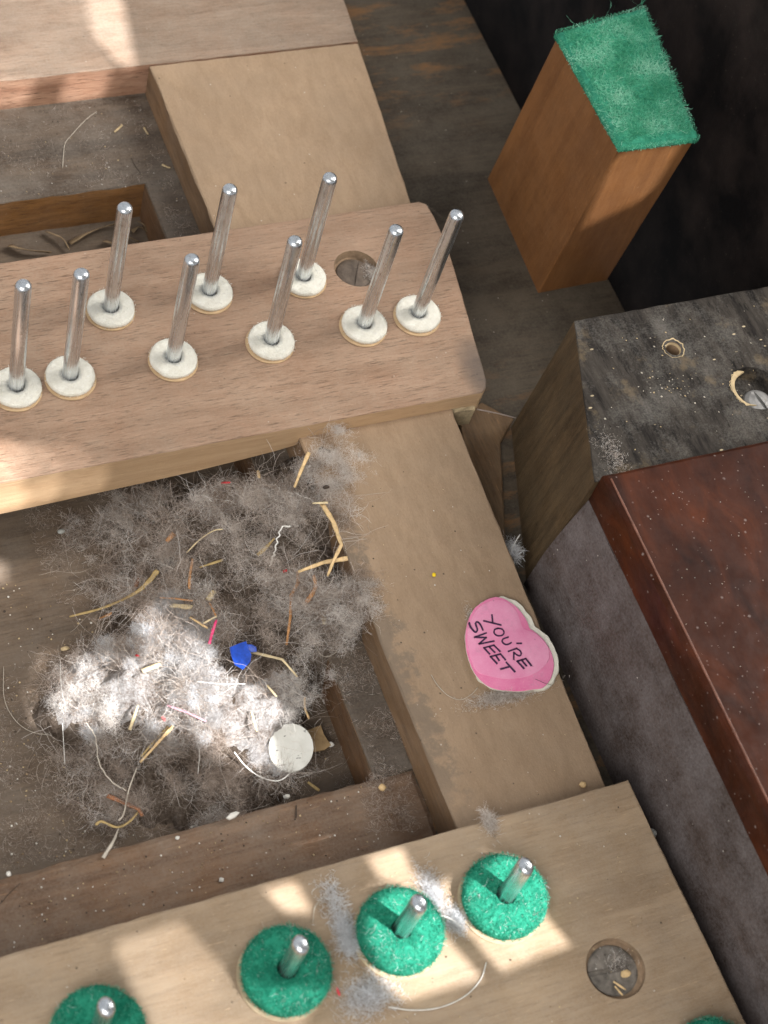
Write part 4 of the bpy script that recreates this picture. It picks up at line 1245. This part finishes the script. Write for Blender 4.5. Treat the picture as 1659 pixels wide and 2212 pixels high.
tuft(1325, 985, KZ, 220, 0.3, (0.06, 0.18), M['fluff'], 'lint_tuft', 'grey lint smear on the black dusty block', (0.5, 1.1), w=0.006)

# grit: uncountable crumbs of dirt
def grit(name, label, polys, n, z, r, mats):
    bm_v = [(1, 0, 0), (-1, 0, 0), (0, 1, 0), (0, -1, 0), (0, 0, 1), (0, 0, -1)]
    bm_f = [(0, 2, 4), (2, 1, 4), (1, 3, 4), (3, 0, 4), (2, 0, 5), (1, 2, 5), (3, 1, 5), (0, 3, 5)]
    v, f, mi = [], [], []
    for poly, share in polys:
        us = [p[0] for p in poly]; vs_ = [p[1] for p in poly]
        k = 0
        while k < n*share:
            u, w_ = random.uniform(min(us), max(us)), random.uniform(min(vs_), max(vs_))
            if not pip(np.array([[u, w_]]), poly)[0]: continue
            p = at(u, w_, z); k += 1
            rr = r*random.uniform(0.4, 1.3)**1.5; a = random.random()*6.28; e = random.uniform(0.5, 1.0)
            b = len(v)
            for x, y, q in bm_v:
                v.append((p[0]+rr*(x*math.cos(a)-y*e*math.sin(a)), p[1]+rr*(x*math.sin(a)+y*e*math.cos(a)), z+rr*0.5+q*rr*0.55))
            for q in bm_f: f.append(tuple(b+i for i in q)); mi.append(0)
            m_ = random.randrange(1, len(mats)) if random.random() < 0.8 else 0
            for j in range(8): mi[-1-j] = m_
    o = mesh(name, v, f, mats, mi=mi)
    return tag(o, label, 'grit', kind='stuff')
gm = [M['white_flake'], M['shaving'], M['raw_wood'], M['dark_hair']]
grit('grit', 'fine crumbs of dirt over the deep floor of the opening', [([(-10, 1250), (330, 1350), (600, 1640), (760, 1600), (790, 1680), (300, 1820), (-10, 1890)], 1.0)], 420, FLZ, 0.028, gm)
grit('grit', 'fine crumbs of dirt on the brown front ledge', [([(0, 1915), (780, 1700), (930, 1790), (0, 2060)], 1.0)], 260, LZ+0.062, 0.022, gm)
grit('grit', 'fine crumbs of dirt on the tan board near the heart', [([(760, 1000), (960, 930), (1130, 1250), (1290, 1680), (1010, 1770), (800, 1290)], 1.0)], 110, 0.0, 0.018, gm)
grit('grit', 'fine crumbs of dirt on the front rail', [([(0, 2090), (1320, 1710), (1560, 2212), (0, 2212)], 1.0)], 170, RZ, 0.02, gm)
grit('grit', 'fine crumbs of dirt on the dark rear ledge', [([(0, 250), (300, 215), (420, 500), (330, 400), (0, 430)], 1.0)], 120, LZ+0.042, 0.02, gm)
grit('grit', 'pale dust specks on the polished red slab', [([(1330, 1050), (1659, 965), (1659, 1690), (1600, 1600)], 1.0)], 60, 4.0, 0.014, [M['grey_flake'], M['hair']])
grit('grit', 'pale crumbs on the black dusty block', [([(1270, 710), (1659, 640), (1659, 940), (1300, 1010)], 0.5), ([(1400, 800), (1500, 810), (1490, 860), (1390, 860)], 0.5)], 90, KZ, 0.025, [M['raw_wood'], M['raw_wood'], M['hair']])

# ================================================================== straws, threads and scraps on the nest
def z6(pts): return [(0.5*a, 962+0.5*b) for a, b in pts]
PX = 1/85.0
def straw(px, w0, w1, mat, label, lift=0.12, cat='straw', name='straw', sharp=True, thick=0.014, roll=0.15, twist=0.0, zs=None):
    P = []
    for i, (u, v) in enumerate(z6(px)):
        if zs is not None: P.append(at(u, v, zs[i]))
        else: P.append(surf(u, v, lift*0.5))
    o = strip(name, P, w0*0.6*PX, w1*0.6*PX, thick, M[mat], sharp=sharp, roll=roll, twist=twist)
    return tag(o, label, cat, 'straws and strips in the nest' if cat == 'straw' else None)
straw([(300, 740), (450, 700), (580, 640), (640, 590), (680, 540)], 9, 22, 'olive_straw', 'long curved olive straw blade reaching left out of the nest', sharp=False, lift=0.75)
straw([(1390, 250), (1440, 330), (1475, 430), (1440, 500), (1415, 565)], 24, 10, 'straw', 'bent tan straw arching over the inner edge of the tan board', zs=[.35, .4, .45, .4, .3])
straw([(1350, 250), (1416, 247)], 9, 11, 'pale_straw', 'short pale straw stub lying across the top of the bent straw', zs=[.42, .44])
straw([(1502, 488), (1400, 505), (1288, 546)], 20, 12, 'straw', 'tan straw crossing under the tip of the bent straw', zs=[.3, .2, .1])
straw([(1285, 545), (1290, 590), (1257, 650), (1255, 740), (1238, 862)], 14, 9, 'orange_straw', 'thin kinked brown straw hanging down the right of the nest', lift=0.3)
straw([(1355, 560), (1362, 610), (1338, 658), (1310, 690)], 14, 18, 'orange_straw', 'short crescent-shaped tan straw at the right of the nest', sharp=False, lift=0.3)
straw([(1335, 30), (1300, 110), (1272, 182)], 17, 10, 'straw', 'straight tan straw just below the balance rail', zs=[.5, .35, .2])
straw([(832, 490), (820, 560), (818, 620)], 10, 12, 'orange_straw', 'small upright orange-brown straw in the middle of the upper nest', lift=0.25)
straw([(862, 527), (962, 495)], 8, 14, 'olive_straw', 'short olive straw beside the upright orange-brown one', lift=0.25)
straw([(1185, 402), (1150, 440), (1113, 475)], 8, 18, 'olive_straw', 'short olive blade left of the curly white thread', lift=0.25)
straw([(752, 380), (720, 416)], 24, 20, 'orange_straw', 'stubby orange straw piece in the upper left of the nest', lift=0.2)
straw([(602, 570), (584, 616)], 12, 16, 'rust_straw', 'tiny rust-brown chip above the long olive blade', lift=0.25)
straw([(805, 465), (860, 410), (920, 370), (962, 362)], 6, 6, 'pale_straw', 'very thin pale straw curving over the upper nest', sharp=False, lift=0.35)
straw([(690, 658), (760, 662), (832, 672)], 8, 9, 'orange_straw', 'thin brown straw along the top of the sunlit white wad', lift=0.3)
straw([(735, 690), (830, 700)], 20, 24, 'pale_straw', 'stubby pale straw on the top of the sunlit white wad', lift=0.2)
straw([(820, 742), (897, 790)], 9, 11, 'straw', 'longer arm of the small V of straws left of the pink strip', lift=0.28)
straw([(936, 738), (878, 770)], 7, 9, 'pale_straw', 'shorter arm of the small V of straws left of the pink strip', lift=0.3)
straw([(905, 680), (932, 735)], 8, 8, 'orange_straw', 'tiny brown straw below the pale blocky chip', lift=0.28)
straw([(900, 668), (922, 632)], 26, 24, 'pale_straw', 'pale blocky straw chip in the centre of the nest', lift=0.25, thick=0.1)
straw([(1070, 888), (1220, 925), (1285, 1000)], 16, 8, 'pale_straw', 'pale bent straw touching the blue scrap', lift=0.35)
straw([(1152, 1035), (1195, 1085)], 10, 8, 'pale_straw', 'tiny pale straw right of the sunlit wad', lift=0.3)
straw([(748, 1212), (660, 1310), (605, 1370)], 14, 9, 'straw', 'right one of two straws slanting down under the sunlit wad', lift=0.4)
straw([(728, 1215), (680, 1262), (610, 1345)], 9, 8, 'olive_straw', 'left one of two straws slanting down under the sunlit wad', lift=0.3)
straw([(597, 1122), (560, 1230)], 9, 14, 'pale_straw', 'pale straw standing at the left of the sunlit wad', lift=0.3)
straw([(614, 975), (692, 945)], 22, 20, 'pale_straw', 'short wide pale straw near the top of the sunlit wad', lift=0.25, thick=0.06)
straw([(1086, 1150), (1110, 1236)], 11, 8, 'pale_straw', 'thin pale straw above the white disc', lift=0.3)
straw([(463, 1513), (540, 1545), (600, 1573), (616, 1602)], 20, 14, 'rust_straw', 'bent rust-brown strip at the bottom of the nest', lift=0.3)
straw([(413, 1640), (440, 1625), (505, 1650), (560, 1625), (600, 1580)], 12, 8, 'olive_straw', 'curled olive straw below the rust-brown strip', sharp=False, lift=0.25)
straw([(592, 1130+260), (556, 1490), (535, 1590), (512, 1622)], 4, 7, 'hair', 'long grey-white grass blade at the bottom of the nest', sharp=False, lift=0.35)
straw([(512, 1655), (490, 1710), (446, 1782)], 5, 14, 'hair', 'pale leaf tip overhanging the brown front ledge', sharp=False, zs=[-1.7, -1.15, -1.1], lift=0.2)
straw([(1316, 1088), (1318, 1135), (1336, 1182)], 10, 9, 'straw', 'small curved straw between the nest and the brown ledge wall', sharp=False, lift=0.3)
straw([(1114, 108), (1120, 142)], 14, 14, 'straw', 'short straw stub in the dark under the balance rail', lift=0.2)
straw([(1398, 728), (1402, 774)], 24, 18, 'pale_straw', 'pale stubby chip on top of the brown ledge wall', zs=[-.6, -.6], thick=0.12)
straw([(428, 748), (482, 725)], 8, 14, 'orange_straw', 'small brown chip below the long olive blade', lift=0.15)
straw([(1330, 1455), (1380, 1492)], 12, 14, 'olive_straw', 'olive chip near the front corner of the opening', lift=0.15)
straw([(935, 755), (920, 800), (904, 858)], 11, 12, 'pink_strip', 'bright pink strip in the middle of the nest', cat='pink strip', name='pink_strip', lift=0.33)
straw([(722, 1123), (800, 1150), (890, 1192)], 10, 8, 'pale_pink', 'pale pink strip buried in the sunlit wad', cat='pink strip', name='pink_strip', lift=0.3)
straw([(700, 1170), (715, 1190)], 16, 12, 'red_bit', 'small orange-red bit in the sunlit wad', cat='scrap', name='red_scrap', lift=0.3)
straw([(955, 162), (995, 160)], 14, 10, 'red_bit', 'small red bit in the dark under the balance rail', cat='scrap', name='red_scrap', lift=0.2)
straw([(1222, 545), (1240, 540)], 16, 12, 'red_bit', 'tiny red speck in the upper right of the nest', cat='scrap', name='red_scrap', lift=0.28)
straw([(585, 905), (600, 912)], 14, 12, 'red_bit', 'tiny red speck at the left of the sunlit wad', cat='scrap', name='red_scrap', lift=0.28)

def thread(px, w, mat, label, zfun, name='thread', wig=0.0, cat='thread'):
    P = [zfun(u, v) for u, v in px]
    if wig:
        Q = smooth_path(P, 8)
        P = [q+np.array([wig*math.sin(i*1.7), wig*math.cos(i*2.3), 0.4*wig*math.sin(i*1.1)]) for i, q in enumerate(Q)]
    return tag(strip(name, P, w, w, w, M[mat], n=5), label, cat)
nl = lambda k: (lambda u, v: surf(u, v, k))
fl = lambda z: (lambda u, v: at(u, v, z))
thread(z6([(1252, 350), (1215, 358), (1195, 425), (1180, 480), (1165, 520)]), 0.04, 'thread', 'crinkled white thread in the upper nest', nl(0.35), wig=0.025)
thread(z6([(1012, 1325), (1060, 1385), (1120, 1430), (1185, 1450), (1225, 1440), (1256, 1412)]), 0.035, 'thread', 'looped white thread below the white disc', nl(0.25))
thread(z6([(372, 1200), (412, 1260), (428, 1370), (480, 1450), (545, 1492)]), 0.03, 'hair', 'long pale thread trailing from the lower left of the nest', nl(0.3), wig=0.008)
thread(z6([(16, 955), (18, 1090), (60, 1180), (130, 1235), (235, 1255)]), 0.016, 'hair', 'fine hair curving down the left floor of the opening', fl(FLZ+0.03))
thread(z6([(850, 1020), (950, 1030), (1060, 1030)]), 0.02, 'thread', 'white thread across the sunlit wad', nl(0.35))
thread(z6([(850, 1275), (862, 1330), (855, 1420)]), 0.02, 'thread', 'short white thread hanging below the sunlit wad', nl(0.35))
thread(z6([(260, 930), (265, 1040), (285, 1150)]), 0.016, 'thread', 'fine white hair at the left of the sunlit wad', nl(0.4))
thread(z6([(270, 1200), (275, 1290), (280, 1375)]), 0.016, 'thread', 'fine pale hair below the left end of the sunlit wad', nl(0.3))
thread(z6([(1290, 775), (1350, 820), (1362, 870), (1400, 912), (1455, 890), (1440, 830)]), 0.014, 'hair', 'looped fine hair over the brown ledge wall', fl(-0.9))
zz7 = lambda pts: [(663.6+0.44*a, 1128+0.44*b) for a, b in pts]
thread(zz7([(608, 748), (640, 800), (690, 850), (750, 872), (800, 850), (838, 812)]), 0.016, 'hair', 'fine pale hair curving left of the candy heart', fl(0.02))
thread(zz7([(1120, 770), (1165, 790), (1200, 800)]), 0.012, 'dark_hair', 'short dark hair on the lower right of the candy heart', fl(0.262))
thread(zz7([(985, 195), (1000, 150), (1020, 100), (1045, 60)]), 0.035, 'thread', 'white quill tip beside the right edge of the tan board', fl(-0.3))
thread(z9([(425, 548), (465, 532), (510, 540), (555, 572)]), 0.05, 'thread', 'thick white thread between the middle and right green washers', fl(RZ+0.08))
thread(z9([(645, 700), (625, 760), (570, 820), (480, 862), (380, 872), (290, 860)]), 0.028, 'thread', 'thin white strand curving across the sunlit front rail', fl(RZ+0.03))
thread(z8([(1300, 640), (1310, 570), (1360, 530), (1395, 540)]), 0.015, 'hair', 'fine looped hair above the left green washer', fl(RZ+0.04))
thread([(a*0.28, 99.5+b*0.28) for a, b in ((745, 505), (660, 570), (570, 665), (505, 745), (490, 830), (484, 935))], 0.022, 'hair', 'pale hair lying on the dark rear ledge', fl(LZ+0.07))
thread([(a*0.28, 99.5+b*0.28) for a, b in ((1015, 865), (1040, 920), (1090, 985))], 0.018, 'dark_hair', 'dark hair lying on the dark rear ledge', fl(LZ+0.07))
thread(z8([(0, 565), (40, 520), (85, 478)]), 0.014, 'dark_hair', 'thin dark scratchlike hair at the left end of the front ledge', fl(LZ+0.09))
thread(z8([(1230, 155), (1230, 208)]), 0.03, 'dark_hair', 'short dark splinter on the brown front ledge', fl(LZ+0.09))
thread(z9([(20, 560), (30, 500), (70, 465)]), 0.012, 'hair', 'fine hair rising between two green washers', fl(RZ+0.05))

def scrap(name, px, conv, zf, th, mat, label, cat, tilt=None, dome=0.0):
    C0 = zf(*conv(px)[0]) if False else None
    Pw = [zf(u, v) for u, v in conv(px)]
    zc = float(np.mean([p[2] for p in Pw]))
    P = [at(u, v, zc)[:2] for u, v in conv(px)]
    A = sum(P[i-1][0]*P[i][1]-P[i][0]*P[i-1][1] for i in range(len(P)))
    if A < 0: P = P[::-1]
    return tag(slab(name, P, zc, th, M[mat], tilt=tilt, dome=dome), label, cat)
ident = lambda p: p
# white disc and tan paper lying at the lower right of the nest
dp = at(628, 1617, -1.75)
scrap('paper_disc', [(628+49*math.cos(a), 1617+50*math.sin(a)) for a in np.linspace(0, 2*math.pi, 33)[:-1]], ident, fl(-1.75), 0.05, 'disc', 'round off-white card disc at the lower right of the nest', 'disc',
      tilt=lambda q: 0.12*(q[1]-dp[1]))
scrap('paper_scrap', [(662, 1578), (692, 1569), (698, 1588), (714, 1612), (700, 1622), (672, 1625), (664, 1605)], ident, fl(-2.45), 0.03, 'tan_paper', 'torn tan paper scrap right of the white disc', 'paper scrap',
      tilt=lambda q: 0.05*math.sin(q[0]*5))
scrap('grey_flake', [(742, 1366), (752, 1360), (764, 1364), (770, 1372), (758, 1382), (746, 1378)], ident, fl(LZ+0.07), 0.04, 'grey_flake', 'small smooth grey flake on the ledge beside the tan board', 'flake')
scrap('white_flake', [(488, 1768), (497, 1758), (510, 1754), (517, 1757), (508, 1767), (496, 1772)], ident, fl(-1.05), 0.05, 'white_flake', 'pale seed-shaped flake on the edge of the front ledge', 'flake', dome=0.03)
# blue scrap: two small curved lobes folded at the middle
bs = tag(empty('blue_petal'), 'shiny blue folded petal-shaped scrap on the nest', 'blue scrap')
bc = surf(523, 1417, 0.55)
def lobe(px, slope, z0):
    P = [at(u, v, z0)[:2] for u, v in z6(px)]
    A = sum(P[i-1][0]*P[i][1]-P[i][0]*P[i-1][1] for i in range(len(P)))
    P = P if A > 0 else P[::-1]
    P = [np.array(q) for q in resample(P, 0.06)]
    return slab('lobe', P, z0, 0.025, M['blue'], bs, dome=0.015, tilt=slope)
lobe([(993, 870), (1030, 858), (1062, 852), (1070, 880), (1085, 910), (1080, 940), (1050, 968), (1015, 945), (1000, 905)], lambda q: 0.25*(q[0]-bc[0]), bc[2])
lobe([(1066, 856), (1090, 852), (1110, 860), (1113, 880), (1092, 888), (1070, 884)], lambda q: -0.35*(q[0]-bc[0]), bc[2]+0.08)

# crumbs one can pick out
def cr(u, v, z, r, mat, label, name='crumb', sq=(1, 1, 0.7), cat='crumb'):
    p = at(u, v, z)
    tag(crumb(name, (p[0], p[1], z+r*sq[2]*0.9), r, M[mat], sq=sq, seed=u*0.01), label, cat)
cr(937, 1243, 0, 0.055, 'yellow', 'tiny bright yellow crumb on the tan board above the heart')
cr(1258, 1697, 0, 0.09, 'straw', 'tan crumb by the back edge of the front rail')
cr(1405, 1803, LZ+1.0, 0.13, 'grey_flake', 'grey-white bead in the gap beside the front rail')
cr(825, 1703, LZ+0.05, 0.09, 'straw', 'yellowish crumb in the corner of the front ledge')
cr(478, 1902, LZ+0.06, 0.06, 'white_flake', 'round white crumb in the middle of the brown front ledge')
cr(383, 1811, LZ+0.06, 0.05, 'white_flake', 'round white crumb near the upper edge of the front ledge')
cr(19, 1889, LZ, 0.06, 'white_flake', 'pale crumb at the left end of the front ledge')
cr(619, 1722, -2.2, 0.09, 'white_flake', 'pale bluish-white crumb at the front corner below the nest', sq=(1, .7, .6))
cr(714, 1610, -2.5, 0.08, 'white_flake', 'white crumb at the corner of the torn tan paper')
cr(280, 1626, -2.2, 0.09, 'white_flake', 'white crumb in the lower left of the nest')
cr(140, 1403, FLZ, 0.08, 'raw_wood', 'pale crumb on the floor left of the nest', sq=(1.5, .8, .6))
cr(132, 1150, FLZ, 0.09, 'grey_flake', 'grey pebble-like crumb in the shade left of the nest', sq=(1.2, .8, .6))
cr(704, 1054, 0.35, 0.07, 'dark_hair', 'small black seed on the fluff beside the tan board', sq=(1.3, .8, .7))
cr(1350, 2105, RZ-0.06, 0.11, 'straw', 'tan crumb on the sunken front rail screw', sq=(1.2, .8, .5))
cr(730, 2078+65, RZ, 0.05, 'red_bit', 'red sliver on the front rail below the green washers', sq=(.6, 2.2, .6))
for k, (a, b) in enumerate((((1325, 2120), (1352, 2138)), ((1328, 2130), (1345, 2150)))):
    P = [at(*a, RZ+0.0), at(*b, RZ+0.02)]
    tag(strip('straw', P, 0.05, 0.05, 0.03, M['straw']), ('upper' if k == 0 else 'lower')+' one of two straw bits on the front rail screw', 'straw')

# wood shavings in the dark pit behind the balance rail
sh = [([(150, 525), (185, 505), (225, 490), (262, 482)], 26, 'long curled wood shaving in the dark pit behind the rail'),
      ([(255, 492), (275, 510), (300, 522)], 14, 'thin straight shaving beside the leftmost far pin'),
      ([(285, 500), (300, 490), (318, 500)], 22, 'pale curl in the right corner of the dark pit'),
      ([(20, 530), (60, 540), (110, 545)], 24, 'flat brown shaving at the left of the dark pit'),
      ([(100, 500), (135, 515), (150, 540)], 14, 'short dark brown twig in the dark pit'),
      ([(225, 520), (255, 528), (280, 530)], 26, 'broad brown shaving partly under the rail'),
      ([(300, 478), (312, 486), (316, 500)], 14, 'small pale chip by the pit corner')]
for px, w, lab in sh:
    tag(strip('wood_shaving', [at(u, v, FLZ+0.15+0.1*(i % 2)) for i, (u, v) in enumerate(px)], w*PX, w*PX*0.6, 0.03, M['shaving'], roll=0.5, twist=0.8), lab, 'shaving')
for k, (px, lab) in enumerate((([(247, 285), (262, 272), (262, 268)], 'small pale splinter on the dark rear ledge'),
                           ([(311, 275), (316, 284), (320, 290)], 'tiny curved pale splinter near the board on the rear ledge'),
                           ([(350, 355), (362, 361), (368, 362)], 'pale splinter in the corner of the rear ledge'))):
    tag(strip('splinter', [at(u, v, LZ+0.08) for u, v in px], 0.08, 0.05, 0.03, M['raw_wood']), lab, 'splinter')

scn.render.engine = 'CYCLES'
scn.cycles.max_bounces = 6
scn.cycles.diffuse_bounces = 3
scn.cycles.glossy_bounces = 3
scn.cycles.transmission_bounces = 2
